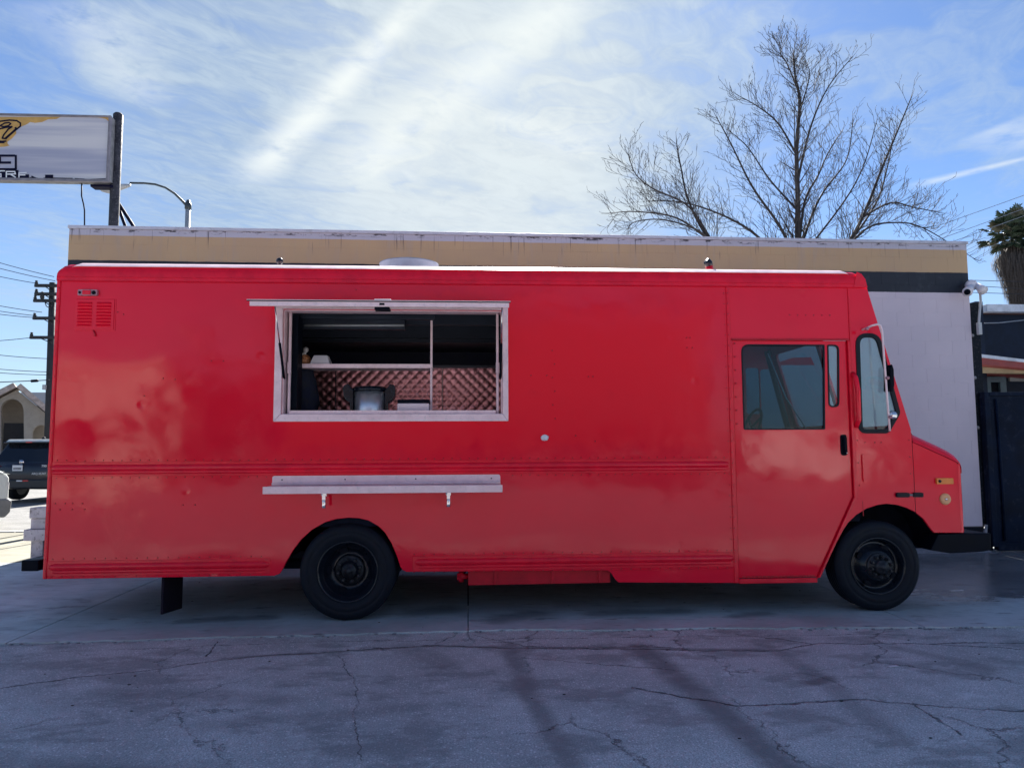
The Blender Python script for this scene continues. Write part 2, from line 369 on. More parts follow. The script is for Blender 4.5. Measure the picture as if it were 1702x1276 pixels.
def sign_face():
    t = newmat('sign_face'); p = t.sep(t.pos)
    st = t.noise(t.scale(t.pos, (.12, 1, 2.6)), 1.4, 3, .6)
    c = t.mix(t.ss(st, .32, .66), (.36, .36, .46), (.62, .59, .60))
    t.put(t.b.inputs['Base Color'], c); t.b.inputs['Roughness'].default_value = .35
sign_face()

# ------------------------------------------------------------------ mesh helpers
class MB:
    def __init__(s): s.v = []; s.f = []; s.sm = []
    def add(s, vs, fs, smooth=False):
        o = len(s.v); s.v += [tuple(v) for v in vs]; s.f += [tuple(i+o for i in f) for f in fs]; s.sm += [smooth]*len(fs); return s
    def box(s, x0, x1, y0, y1, z0, z1):
        return s.add([(x, y, z) for x in (x0, x1) for y in (y0, y1) for z in (z0, z1)],
                     [(0, 1, 3, 2), (4, 6, 7, 5), (0, 4, 5, 1), (2, 3, 7, 6), (0, 2, 6, 4), (1, 5, 7, 3)])
    def prism(s, outer, holes=(), y0=0, y1=.02, fn=None):
        """outline in (x, z), extruded from y0 to y1; fn maps (x, y, z) to its place"""
        loops = [list(outer)] + [list(h) for h in holes]; fl = [p for l in loops for p in l]; n = len(fl)
        tri = tessellate_polygon([[Vector((a, b, 0)) for a, b in l] for l in loops])
        fn = fn or (lambda x, y, z: (x, y, z))
        vs = [fn(a, y0, b) for a, b in fl] + [fn(a, y1, b) for a, b in fl]
        fs = [tuple(t) for t in tri] + [tuple(i+n for i in reversed(t)) for t in tri]; o = 0
        for l in loops:
            k = len(l)
            for i in range(k): fs.append((o+i, o+(i+1) % k, n+o+(i+1) % k, n+o+i))
            o += k
        return s.add(vs, fs)
    def tube(s, pts, r, n=8, caps=True, smooth=True):
        pts = [Vector(p) for p in pts]; rs = r if isinstance(r, (list, tuple)) else [r]*len(pts)
        vs = []; fs = []; u = None
        for i, p in enumerate(pts):
            d = (pts[min(i+1, len(pts)-1)]-pts[max(i-1, 0)]).normalized()
            if u is None: u = d.orthogonal().normalized()
            else:
                u = u - d*u.dot(d); u = u.normalized() if u.length > 1e-6 else d.orthogonal().normalized()
            w = d.cross(u)
            for k in range(n):
                a = 2*math.pi*k/n; vs.append(p+(u*math.cos(a)+w*math.sin(a))*rs[i])
        for i in range(len(pts)-1):
            for k in range(n): fs.append((i*n+k, i*n+(k+1) % n, (i+1)*n+(k+1) % n, (i+1)*n+k))
        if caps: fs += [tuple(range(n-1, -1, -1)), tuple(range((len(pts)-1)*n, len(pts)*n))]
        return s.add(vs, fs, smooth)
    def lathe(s, prof, c, axis='z', n=32, smooth=True, caps=True):
        """prof: (radius, height) pairs; axis z, or y (height runs along +y)"""
        vs = []; fs = []; m = len(prof)
        for r, h in prof:
            for k in range(n):
                a = 2*math.pi*k/n; x, y = r*math.cos(a), r*math.sin(a)
                vs.append((c[0]+x, c[1]+y, c[2]+h) if axis == 'z' else (c[0]+x, c[1]+h, c[2]+y) if axis == 'y' else (c[0]+h, c[1]+x, c[2]+y))
        for i in range(m-1):
            for k in range(n): fs.append((i*n+k, i*n+(k+1) % n, (i+1)*n+(k+1) % n, (i+1)*n+k))
        if caps: fs += [tuple(range(n-1, -1, -1)), tuple(range((m-1)*n, m*n))]
        return s.add(vs, fs, smooth)
    def loft(s, secs, smooth=False, closed=False, caps=True):
        m = len(secs[0]); vs = [p for q in secs for p in q]; fs = []
        for i in range(len(secs)-1):
            for k in range(m if closed else m-1): fs.append((i*m+k, i*m+(k+1) % m, (i+1)*m+(k+1) % m, (i+1)*m+k))
        if closed and caps: fs += [tuple(range(m-1, -1, -1)), tuple(range((len(secs)-1)*m, len(secs)*m))]
        return s.add(vs, fs, smooth)
    def ball(s, c, r, n=10, sq=(1, 1, 1), jit=0):
        m = max(4, n//2); vs = []; fs = []
        for i in range(m+1):
            ph = math.pi*i/m
            for k in range(n):
                a = 2*math.pi*k/n; d = Vector((math.sin(ph)*math.cos(a), math.sin(ph)*math.sin(a), math.cos(ph)))
                j = 1+jit*mnoise.noise(d*2.3+Vector(c)*3)
                vs.append((c[0]+d.x*r*sq[0]*j, c[1]+d.y*r*sq[1]*j, c[2]+d.z*r*sq[2]*j))
        for i in range(m):
            for k in range(n): fs.append((i*n+k, i*n+(k+1) % n, (i+1)*n+(k+1) % n, (i+1)*n+k))
        return s.add(vs, fs, True)

WL = {}
def obj(name, mb, mat, parent=None, bevel=0, seg=2, kind=None, label=None, open_=False):
    vs = [Vector(v) for v in mb.v]
    lo = Vector([min(v[i] for v in vs) for i in range(3)]); hi = Vector([max(v[i] for v in vs) for i in range(3)])
    c = (lo+hi)/2
    me = bpy.data.meshes.new(name); me.from_pydata([tuple(v-c) for v in vs], [], mb.f)
    me.polygons.foreach_set('use_smooth', mb.sm)
    bm = bmesh.new(); bm.from_mesh(me); bmesh.ops.remove_doubles(bm, verts=bm.verts, dist=1e-5); bmesh.ops.recalc_face_normals(bm, faces=bm.faces); bm.to_mesh(me); bm.free()
    me.materials.append(MATS[mat]); me.update()
    o = bpy.data.objects.new(name, me); COL.objects.link(o)
    base = WL[parent.name] if parent else Vector((0, 0, 0))
    if parent: o.parent = parent
    o.location = c-base; WL[o.name] = c
    if bevel:
        b = o.modifiers.new('edge', 'BEVEL'); b.width = bevel; b.segments = seg; b.limit_method = 'ANGLE'; b.angle_limit = R_(40)
    if kind: o['kind'] = kind
    if label: o['label'] = label
    return o
def thing(name, label, cat, loc=(0, 0, 0), rot=0, group=None, local=False):
    o = bpy.data.objects.new(name, None); COL.objects.link(o); o.location = loc; o.rotation_euler = (0, 0, rot)
    o['label'] = label; o['category'] = cat
    if group: o['group'] = group
    o.empty_display_size = .2
    WL[o.name] = Vector((0, 0, 0)) if local else Vector(loc)
    return o
def tag(o, label, cat, group=None):
    o['label'] = label; o['category'] = cat
    if group: o['group'] = group
    return o
def twin(o, d, name=None):
    c = o.copy(); COL.objects.link(c); c.location = o.location+Vector(d); WL[c.name] = WL[o.name]+Vector(d)
    for ch in o.children:
        k = ch.copy(); COL.objects.link(k); k.parent = c; WL[k.name] = WL[ch.name]+Vector(d)
    return c
def rounded(pts, r, n=5):
    out = []; k = len(pts)
    for i, p in enumerate(pts):
        rr = r[i] if isinstance(r, (list, tuple)) else r
        p = Vector(p); a = Vector(pts[i-1])-p; b = Vector(pts[(i+1) % k])-p
        if rr <= 0: out.append(tuple(p)); continue
        ang = a.angle(b)/2; d = min(rr/math.tan(ang), a.length*.49, b.length*.49); A = p+a.normalized()*d; B = p+b.normalized()*d
        for j in range(n+1):
            u = j/n; out.append(tuple(A*(1-u)**2+p*2*u*(1-u)+B*u*u))
    return out
def rect(x0, x1, z0, z1): return [(x0, z0), (x1, z0), (x1, z1), (x0, z1)]
def offs(pts, d):
    c = Vector((sum(p[0] for p in pts)/len(pts), sum(p[1] for p in pts)/len(pts))); k = len(pts); out = []
    for i in range(k):
        p = Vector(pts[i]); a = (p-Vector(pts[i-1])).normalized(); b = (Vector(pts[(i+1) % k])-p).normalized()
        na = Vector((a.y, -a.x)); nb = Vector((b.y, -b.x)); m = (na+nb)
        m = m.normalized()/max(.4, math.sqrt(max(.05, (1+na.dot(nb))/2)))
        out.append((p, m))
    area = sum(pts[i-1][0]*pts[i][1]-pts[i][0]*pts[i-1][1] for i in range(k)); sg = 1 if area > 0 else -1
    return [tuple(p+m*d*sg) for p, m in out]

# ------------------------------------------------------------------ ground
def struct(name, mb, mat, parent=None, bevel=0): return obj(name, mb, mat, parent, bevel, kind='structure')
g = MB(); g.add([(-700, -700, -.025), (700, -700, -.025), (700, 700, -.025), (-700, 700, -.025)], [(0, 1, 2, 3)]); struct('ground', g, 'asphalt_street')
g = MB(); g.add([(-14, -5.2, -.012), (14, -5.2, -.012), (14, .6, -.012), (-14, .6, -.012)], [(0, 1, 2, 3)]); struct('asphalt_lot', g, 'asphalt')
g = MB(); g.add([(-60, -20.5, -.016), (60, -20.5, -.016), (60, -5.2, -.016), (-60, -5.2, -.016)], [(0, 1, 2, 3)]); struct('parking_lot', g, 'lot_concrete')
# concrete apron in cast slabs with open joints and a ragged front edge
apron = bpy.data.objects.new('concrete_apron', None); COL.objects.link(apron); apron['kind'] = 'structure'; WL['concrete_apron'] = Vector((0, 0, 0))
def front_edge(x):
    base = -.395-.031*abs(x)-.004*x*x*(1 if x > 0 else .2)
    return base+.05*mnoise.noise((x*1.3, 1, 0))+.028*mnoise.noise((x*7, 5, 0))+.014*mnoise.noise((x*31, 9, 0))
xs = [-13.9, -10.4, -6.93, -3.474, 0, 3.66, 7.2, 11, 14]
for i in range(len(xs)-1):
    for ya, yb in ((None, 3.62), (3.63, 7.2)):
        if ya and (xs[i] > -5 and xs[i] < 7): continue
        x0, x1 = xs[i]+.006, xs[i+1]-.006; pts = []
        n = 160 if ya is None and abs(x0) < 7.5 else 6
        for k in range(n+1):
            x = x0+(x1-x0)*k/n; pts.append((x, front_edge(x) if ya is None else ya))
        pts += [(x1, yb-.006), (x0, yb-.006)]
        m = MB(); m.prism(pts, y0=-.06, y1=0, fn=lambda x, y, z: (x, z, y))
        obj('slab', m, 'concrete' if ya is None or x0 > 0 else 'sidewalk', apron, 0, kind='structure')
g = MB(); g.add([(-14, .3, -.02), (14, .3, -.02), (14, 7.3, -.02), (-14, 7.3, -.02)], [(0, 1, 2, 3)]); struct('joint_bed', g, 'base_black')
# kerb and street at the left
for i in range(9):
    g = MB(); x0 = -32+i*3.0; g.box(x0+.006, x0+2.994, 7.28, 7.44, -.2, .015); struct('kerb', g, 'kerb_stone', None, .02)
m = MB(); rnd = random.Random(4)
for k in range(110):
    x = rnd.uniform(-4.5, 4.8); y = front_edge(x)+rnd.uniform(-.05, .012); s = rnd.uniform(.004, .013)
    m.ball((x, y, -.008), s, 6, (1.5, 1.1, .6), .5)
obj('edge_rubble', m, 'litter', None, kind='stuff')
m = MB()
for k in range(80):
    x = rnd.uniform(-3.5, 4.6); y = rnd.uniform(-2.9, 3.3); s = rnd.uniform(.003, .007)
    m.ball((x, y, .002 if y > -.3 else -.010), s, 5, (1.7, 1, .5), .5)
obj('grit', m, 'leaf_litter', None, kind='stuff')
for (px, py, w, a) in ((1484, 1105, .035, .2), (1590, 982, .07, .1)):
    q = G(px, py); m = MB(); m.box(-w, w, -.012, .012, 0, .004); o = obj('paper_scrap', m, 'white_plastic'); o.location = (q.x, q.y, .006 if py < 1000 else -.006); o.rotation_euler = (0, 0, a)
    tag(o, 'small white scrap of paper on the dark asphalt' if py > 1000 else 'white paper strip on the concrete near the front bumper', 'litter')

# ------------------------------------------------------------------ painted block building behind the truck
TH = R_(1.1)
BX0, BY0 = -5.18, 3.281; BL = 12.295
bld = thing('commercial_building', 'long single-storey block building with white, tan and black painted bands behind the red truck', 'building', (BX0, BY0, 0), TH, local=True)
m = MB(); m.box(.004, BL-.004, .0024, 10, 0, 4.305); wall = obj('wall', m, 'wall_paint', bld)
CH = .199
for r in range(20):
    z0 = .33+r*CH; z1 = z0+CH
    off = .2 if r % 2 else 0
    for k in range(-1, 32):
        x0 = max(0, k*.4+off); x1 = min(BL, k*.4+off+.4)
        if x1-x0 < .06: continue
        if not (r >= 17 or x0 > 8.55): continue
        mm = MB(); j = .0004
        dy = random.uniform(0, .0008)
        # chamfered block face
        a, b, c, d = x0+j, x1-j, z0+j*.7, z1-j*.7; ch = .0008
        mm.add([(a, .008, c), (b, .008, c), (b, .008, d), (a, .008, d), (a, dy+.003, c), (b, dy+.003, c), (b, dy+.003, d), (a, dy+.003, d),
                (a+ch, dy, c+ch), (b-ch, dy, c+ch), (b-ch, dy, d-ch), (a+ch, dy, d-ch)],
               [(8, 9, 10, 11), (4, 5, 9, 8), (5, 6, 10, 9), (6, 7, 11, 10), (7, 4, 8, 11), (0, 1, 5, 4), (1, 2, 6, 5), (2, 3, 7, 6), (3, 0, 4, 7)])
        obj('block', mm, 'wall_paint', wall)
m = MB(); m.box(-.012, BL+.015, -.022, 10.02, 4.311, 4.352); obj('coping', m, 'coping', bld, .004)
m = MB(); m.box(0, BL, -.006, .004, 0, .326); obj('base_band', m, 'base_black', bld)
m = MB(); m.box(.2, BL-.2, .3, 9.8, 4.0, 4.06); obj('roof', m, 'roofing', bld)
# rough concrete footing strip at the foot of the wall
m = MB(); nn = 60
top = [(8.2+k*(BL-8.2)/nn, -.10-.06*mnoise.noise((k*.21, 3, 1)), .02) for k in range(nn+1)]
m.loft([[(p[0], p[1]-.08, .001) for p in top], [(p[0], p[1], .03+.015*mnoise.noise((p[0]*5, 0, 0))) for p in top], [(p[0], -.008, .05) for p in top]]); obj('footing', m, 'litter', bld)
m = MB(); m.tube([(BL+.02, -.03, .02), (BL-.01, -.04, .2), (BL+.03, -.03, .36)], [.02, .03, .02], 7); obj('broken_plaster', m, 'litter', bld)

# twin floodlight with its cable at the building corner
fl = thing('floodlight', 'white twin-head floodlight with grey conduit on the right corner of the painted building', 'floodlight', P(1618, 478, 3.40))
def cone(a, b, r0, r1, n=16): m_ = MB(); m_.tube([a, a+(b-a)*.6, b], [r0, (r0+r1)*.53, r1], n); return m_
m = MB(); q = P(1615, 474, 3.42); m.lathe([(.0, -.03), (.07, -.03), (.08, 0), (.07, .05), (.0, .06)], q, 'y', 20); obj('mount', m, 'white_plastic', fl)
obj('lamp_head', cone(P(1614, 477, 3.40), P(1608, 485, 3.25), .04, .066), 'white_plastic', fl)
m = MB(); m.tube([P(1608, 485, 3.252), P(1607.6, 485.6, 3.235)], .040, 16); obj('lens', m, 'black', fl)
obj('lamp_head', cone(P(1624, 474, 3.42), P(1634, 483, 3.3), .035, .068), 'white_plastic', fl)
m = MB(); m.tube([P(a, b, 3.45) for a, b in ((1622, 478), (1629, 486), (1630, 500), (1628, 520), (1627, 535), (1628, 545))], .017, 8); obj('conduit', m, 'lamp_head', fl)
m = MB(); m.box(P(1625, 545, 3.44).x, P(1631, 545, 3.44).x, 3.42, 3.47, P(1625, 556, 3.44).z, P(1625, 536, 3.44).z); obj('junction_box', m, 'lamp_head', fl, .006)

# dark post beside the wall, gate and the neighbouring building
gp = thing('gate_post', 'tall dark weathered steel post between the white wall and the navy gate', 'post', (7.22, 3.62, 0))
m = MB(); m.box(7.135, 7.27, 3.55, 3.70, 0, 3.47); obj('post_shaft', m, 'post_dark', gp, .006)
m = MB(); m.box(7.275, 7.40, 3.75, 3.84, 0, 3.30); obj('post_flange', m, 'navy_paint', gp, .006)
for z in (2.4, 1.7, 3.0):
    m = MB(); m.ball((7.145, 3.545, z), .025, 8, (1, .6, 1), .3); obj('bolt', m, 'litter', gp)
gt = thing('metal_gate', 'scuffed navy blue sheet metal gate at the right of the truck nose', 'gate', (8.0, 3.5, 0))
gx0 = P(1642, 800, 3.5).x; gz = P(1675, 652, 3.5).z
gpan = MB(); nx, nz_ = 36, 30; V = []
for i in range(nx+1):
    for k in range(nz_+1):
        x = gx0+.05+(2.4)*i/nx; z = .10+(gz-.12)*k/nz_
        V.append((x, 3.47+.02*mnoise.noise((x*2.2, z*1.6, 3)), z))
gpan.add(V, [(i*(nz_+1)+k, (i+1)*(nz_+1)+k, (i+1)*(nz_+1)+k+1, i*(nz_+1)+k+1) for i in range(nx) for k in range(nz_)], True)
gpan.box(gx0+.05, gx0+2.45, 3.50, 3.52, .1, gz-.03); obj('panel', gpan, 'gate_paint', gt)
for nm, a in (('frame_stile', (gx0-.02, gx0+.055, 3.44, 3.54, .06, gz)), ('frame_rail', (gx0+.06, gx0+2.5, 3.445, 3.54, gz-.05, gz)), ('frame_rail', (gx0+.06, gx0+2.5, 3.445, 3.54, .01, .12))):
    m = MB(); m.box(*a); obj(nm, m, 'gate_paint', gt, .006)
m = MB(); m.tube([(gx0+.16, 3.455, .14), (gx0+.17, 3.455, .9), (gx0+.15, 3.455, gz-.1)], .02, 8); obj('stiffener', m, 'gate_paint', gt)
m = MB(); m.box(7.30, gx0-.03, 3.50, 3.54, .06, P(1640, 660, 3.5).z); obj('closing_plate', m, 'gate_paint', gt, .004)
m = MB(); m.lathe([(0, 0), (.05, 0), (.05, .04), (0, .04)], (gx0+.75, 3.42, .06), 'y', 16); obj('roller', m, 'steel_dark', gt)

nb = thing('neighbouring_building', 'low navy walled building with white fascia and red canopy trim beyond the gate', 'building', (11, 9, 0))
def nz(px, py, Y): return P(px, py, Y).z
def nx_(px, py, Y): return P(px, py, Y).x
m = MB(); m.box(nx_(1632, 550, 9), 26, 9, 18, 0, nz(1660, 518, 9)); obj('wall', m, 'navy_paint', nb)
m = MB(); m.box(nx_(1632, 510, 8.9), 26, 8.75, 9.4, nz(1660, 518, 8.75), nz(1660, 505.5, 8.75)); obj('roof_fascia', m, 'fascia_white', nb, .01)
m = MB(); m.box(nx_(1633, 510, 8.9)+.03, 25.9, 8.93, 9.0, nz(1660, 522, 8.93), nz(1660, 518.6, 8.93)); obj('eave_board', m, 'brown_eave', nb)
m = MB(); m.box(nx_(1621, 500, 8.3), nx_(1633, 500, 8.3), 8.3, 9.1, 0, nz(1627, 501, 8.3)); obj('end_pier', m, 'navy_paint', nb)
def slanted(pt0, pt1, pb1, pb0, Y, th, mt, nm):
    a, b, c, d = (P(*q, Y) for q in (pt0, pt1, pb1, pb0)); k = 3.2
    b = a+(b-a)*k; c = d+(c-d)*k
    m_ = MB(); m_.prism([(d.x, d.z), (c.x, c.z), (b.x, b.z), (a.x, a.z)], y0=Y, y1=Y+th); return obj(nm, m_, mt, nb)
slanted((1627, 588), (1702, 597), (1702, 602), (1627, 593.5), 7.6, 1.5, 'fascia_white', 'canopy_edge')
slanted((1627.5, 594), (1702, 602.6), (1702, 612), (1627.5, 605), 7.62, 1.4, 'fascia_red', 'canopy_trim')
slanted((1628, 605.6), (1702, 612.6), (1702, 621), (1628, 619), 7.9, .1, 'tan_soffit', 'canopy_soffit')
m = MB(); x0, x1 = nx_(1636, 640, 8.9), nx_(1672, 640, 8.9); z0, z1 = 0, nz(1650, 626, 8.9)
m.prism(rect(x0, x1, z0, z1), [rect(x0+.14, x1-.14, z0+.1, z1-.12)], 8.88, 8.97); obj('door_frame', m, 'teal_frame', nb, .006)
m = MB(); m.box(x0+.15, x1-.15, 8.94, 8.98, .1, z1-.13); obj('door_leaf', m, 'black', nb)
m = MB(); m.box(x1+.1, 22, 8.9, 8.96, z1-.1, z1+.15); obj('wall_trim', m, 'soffit', nb)
ww = thing('service_cable', 'thin pale cable strung along the navy wall under the white fascia', 'cable', P(1650, 535, 8.7))
m = MB(); m.tube([P(a, b, 8.7) for a, b in ((1636, 537), (1660, 536.5), (1702, 532), (1800, 524))], .012, 5); obj('cable_run', m, 'wire_light', ww)

# ------------------------------------------------------------------ sign, lamp, poles, wires
SY = 8.0
sg = thing('pole_sign', 'large weathered sign cabinet with peeled face on a rusty pole above the building', 'sign', (P(192, 300, SY).x, SY, 0))
sx1, sx0 = P(183, 250, SY).x, P(-330, 250, SY).x
sz1, sz0 = P(90, 191, SY).z, P(90, 302, SY).z
m = MB(); m.box(sx0, sx1, SY+.03, SY+.26, sz0+.04, sz1-.01); obj('cabinet', m, 'sign_edge', sg, .01)
m = MB(); m.prism(rect(sx0, sx1, sz0, sz1), [rounded(rect(sx0+.05, sx1-.045, sz0+.055, sz1-.035), .03)], SY-.03, SY+.028); obj('cabinet_frame', m, 'sign_frame', sg, .006)
m = MB(); m.box(sx0+.052, sx1-.047, SY+.0, SY+.02, sz0+.057, sz1-.037); obj('sign_face', m, 'sign_face', sg)
def S(px, py): q = P(px, py, SY-.006); return (q.x, q.z)
def decal(polys, mt, y, nm, holes=None):
    m_ = MB()
    for i, pl in enumerate(polys): m_.prism([S(*p) for p in pl], [[S(*p) for p in h] for h in (holes or {}).get(i, [])], SY-y-.002, SY-y)
    return obj(nm, m_, mt, sg)
decal([[(-300, 194.6), (100, 194.6), (94, 198), (80, 198.5), (70, 203), (58, 204.5), (50, 203), (44, 207), (34, 211), (26, 214), (27, 222), (20, 230), (12, 236), (13, 240), (16, 242), (8, 244), (-30, 246), (-300, 246)],
       [(160, 195), (181, 195), (181, 203), (176, 198), (168, 196)]], 'sign_orange', .003, 'orange_print')
def stroke(pts, w, closed=False):
    """closed ribbon polygons following a drawn line, widths in photo px"""
    out = []; n = len(pts)
    for i in range(n-1 if not closed else n):
        a = Vector(pts[i]); b = Vector(pts[(i+1) % n]); d = (b-a).normalized(); p_ = Vector((-d.y, d.x))*w/2; e = d*w*.35
        out.append([tuple(a-e+p_), tuple(b+e+p_), tuple(b+e-p_), tuple(a-e-p_)])
    return out
def inked(strokes, nm, mt='sign_ink', y=.007):
    m_ = MB(); i = 0
    for pl, w in strokes:
        for q in stroke(pl, w*1.35 if nm == 'script_letter' else w): m_.prism([S(*p) for p in q], (), SY-y-.002-i*.0001, SY-y-i*.0001); i += 1
    return obj(nm, m_, mt, sg)
inked([([(-14, 206), (0, 202), (16, 200), (28, 201), (34, 205), (34, 210), (28, 215), (16, 224), (10, 231), (4, 230), (6, 225), (14, 215), (20, 211), (10, 212), (0, 214.5), (-10, 217)], 1.9),
       ([(0, 209.5), (8, 205), (15, 204), (18, 206), (14, 209.5), (6, 211), (0, 209.5)], 1.7), ([(26, 213), (27, 215), (18, 223), (10, 230)], 2.6)], 'script_letter')
inked([([(-2, 235), (4, 235.5), (10, 235)], 2.6), ([(-4, 237.5), (2, 237.5), (7, 237.5)], 2)], 'small_print')
inked([([(-40, 259), (24, 259)], 3.6), ([(26.3, 259), (26.3, 281)], 3.4), ([(-40, 281.5), (26, 281.5)], 3.6), ([(-6, 270.5), (17, 270.5)], 3.8), ([(0.5, 262), (.5, 270)], 2.4)], 'letter_g')
inked([([(-40, 293.5), (46, 293.5)], 6.6), ([(-40, 287), (28, 287)], 8)], 'ink_band')
inked([([(8, 284.5), (2, 284.5), (-4, 286), (-4, 294), (2, 294.5), (2, 289.5), (-1, 289.5)], 1.9), ([(11, 295), (11, 285.6), (25, 285.6), (26, 289.5), (13, 290)], 2.0), ([(18, 290), (26, 295)], 2.2), ([(32, 295), (32, 288), (44, 287.5)], 2.0), ([(33, 291.3), (42, 291.3)], 1.8)], 'letters_grf', 'print_white', .013)
inked([([(50, 296), (62, 297)], 2.2), ([(53, 293.5), (60, 297)], 2.4), ([(73, 296.6), (86, 296.4), (120, 297)], 2.0), ([(77, 293.5), (86.5, 293.5)], 5.6), ([(125, 297), (140, 298)], 1.4), ([(176, 297), (179, 294), (179, 284), (178.6, 250)], 1.2), ([(152, 298.4), (178, 297.6)], 1.6)], 'ink_remnant')
m = MB(); pc = P(192, 300, SY+.25); pr = (P(200.5, 250, SY+.25).x-P(184.5, 250, SY+.25).x)/2
m.tube([(pc.x, SY+.25, 0), (pc.x, SY+.25, P(192, 191, SY+.25).z), (pc.x, SY+.25, P(192, 188.5, SY+.25).z)], [pr, pr, pr*.7], 20); obj('pole', m, 'pole_paint', sg)
m = MB(); m.box(P(150, 190, SY).x, pc.x, SY+.2, SY+.3, sz1+.0, sz1+.05); m.prism([(P(150, 190, SY).x+.02, sz1+.05), (P(158, 190, SY).x, sz1+.05), (P(153, 190, SY).x, sz1+.11)], (), SY+.22, SY+.28); obj('top_bracket', m, 'sign_ink', sg)
m = MB(); m.box(P(146, 300, SY).x, pc.x, SY+.1, SY+.3, sz0-.05, sz0-.005); obj('bottom_bracket', m, 'sign_ink', sg)
for a, b in (((195, 340), (214, 392)), ((197, 338), (232, 392))):
    m = MB(); A, B_ = P(*a, SY+.4), P(*b, SY+1.0); m.tube([A, A+(B_-A)*(A.z/(A.z-B_.z))], .035, 4); obj('brace', m, 'sign_ink', sg)
m = MB(); m.tube([P(x, y, SY+.2) for x, y in ((136, 302), (135.6, 326), (139, 340), (140.5, 350), (140.5, 400))]+[Vector((P(140.5, 400, SY+.2).x, SY+.2, 0))], .014, 6); obj('conduit', m, 'sign_ink', sg)

LY = 22.0
sl_ = thing('street_lamp', 'tall street lamp with curved arm and cobra head behind the sign pole', 'street lamp', (P(312, 380, LY).x, LY, 0))
m = MB(); lp = P(312.5, 348, LY); m.tube([(lp.x, LY, 0), (lp.x, LY, lp.z)], [.12, .095], 12); obj('pole', m, 'lamp_head', sl_)
m = MB(); m.lathe([(.11, 0), (.125, .02), (.125, .22), (.10, .24), (.06, .36), (0, .38)], (lp.x, LY, lp.z), 'z', 14); obj('pole_cap', m, 'lamp_grey', sl_)
m = MB(); m.tube([P(a, b, LY) for a, b in ((310, 342), (303, 334), (290, 321.5), (275, 312), (258, 306.5), (240, 304.6), (216, 304.2))], [.05, .05, .045, .04, .04, .04, .04], 8); obj('arm', m, 'lamp_grey', sl_)
m = MB(); h0, h1 = P(217, 304, LY), P(165, 309, LY); secs = []
for u, hw, up, dn in ((0, .05, .05, .05), (.12, .09, .07, .09), (.45, .17, .09, .20), (.7, .18, .09, .24), (.92, .12, .05, .14), (1, .04, .02, .04)):
    c = h0.lerp(h1, u)-Vector((0, 0, .10)); secs.append([(c.x, LY+hw*math.cos(a), c.z+(up if math.sin(a) > 0 else dn)*math.sin(a)) for a in [2*math.pi*k/10 for k in range(10)]])
m.loft(secs, True, True); obj('lamp_head', m, 'lamp_head', sl_)

UY = 24.0
up_ = thing('utility_pole', 'dark wooden utility pole with stacked cross-arms at the rear of the truck', 'utility pole', (P(84, 700, UY).x, UY, 0))
a = P(87.5, 470, UY); m = MB(); m.tube([(P(79, 800, UY).x, UY, 0), tuple(a)], [.17, .12], 10); obj('pole', m, 'wood_pole', up_)
for (y, xl, xr) in ((475, 59, 112), (489, 59, 112), (500, 57, 110), (529, 56, 108), (561, 51, 110)):
    m = MB(); c0, c1 = P(xl, y, UY-.15), P(xr, y, UY-.15); m.box(c0.x, c1.x, UY-.24, UY-.14, c0.z-.06, c0.z+.06); arm_ = obj('cross_arm', m, 'wood_pole', up_)
    m = MB(); q = P(xl+1.5, y-3.4, UY-.19); m.lathe([(.05, 0), (.07, .05), (.04, .09), (.06, .13), (0, .16)], (q.x, q.y, c0.z+.06), 'z', 8); obj('insulator', m, 'wood_pole', arm_)
    m = MB(); m.tube([P(xl+16, y+1, UY-.25), P(86, y+9, UY-.2)], .02, 5); obj('arm_brace', m, 'wood_pole', arm_)
m = MB(); q = P(70, 498, UY-.2); m.lathe([(.05, 0), (.09, .1), (.05, .2), (.08, .28), (0, .34)], tuple(q), 'z', 8); obj('arrester', m, 'wood_pole', up_)
m = MB(); m.tube([P(75, 503, UY-.3), P(77, 509, UY-.4), P(83, 512, UY-.2)], .018, 5); obj('jumper_wire', m, 'wire', up_)
m = MB(); m.box(P(76, 645, UY).x, P(81, 645, UY).x, UY-.25, UY-.1, P(76, 648, UY).z, P(76, 640, UY).z); obj('meter_box', m, 'lamp_head', up_)

def wire(pts, Y0, Y1, r, label, mt='wire', sag=0):
    n = 12; out = []
    a = P(*pts[0], Y0); b = P(*pts[1], Y1)
    for i in range(n+1):
        u = i/n; q = a.lerp(b, u); q.z -= sag*4*u*(1-u); out.append(q)
    m_ = MB(); m_.tube(out, r, 5); o = obj('utility_wire', m_, mt); tag(o, label, 'cable', 'overhead utility wires')
for (p0, p1, lb) in (((-150, 386), (90, 460), 'topmost thin wire running left from the utility pole top'), ((-150, 400), (92, 467), 'thin wire just below the topmost one at the utility pole'),
                     ((-150, 418), (61, 471), 'thin wire ending at the left tip of the top cross-arm'), ((-150, 472), (70, 519), 'faint wire meeting the fourth cross-arm, upper of three'),
                     ((-150, 484), (62, 525), 'faint wire meeting the fourth cross-arm, middle of three'), ((-150, 494), (60, 528), 'faint wire meeting the fourth cross-arm, lowest of three'),
                     ((-150, 566), (52, 561), 'nearly level wire ending at the lowest cross-arm'), ((-150, 566), (80, 596), 'slanting wire below the lowest cross-arm'),
                     ((-150, 592), (81, 618), 'thin wire above the pair over the tiled roof'), ((-150, 600), (81, 623), 'thick dark wire above the tiled roof')):
    wire((p0, p1), UY-.2, UY-.2, .013, lb, 'wire', .12)
m = MB(); m.tube([P(-150, 645, UY-.3), P(0, 635, UY-.3), P(82, 631.5, UY-.3)], .018, 5); o = obj('utility_wire', m, 'wire'); tag(o, 'lowest dark cable just over the tiled roof with a splice case', 'cable', 'overhead utility wires')
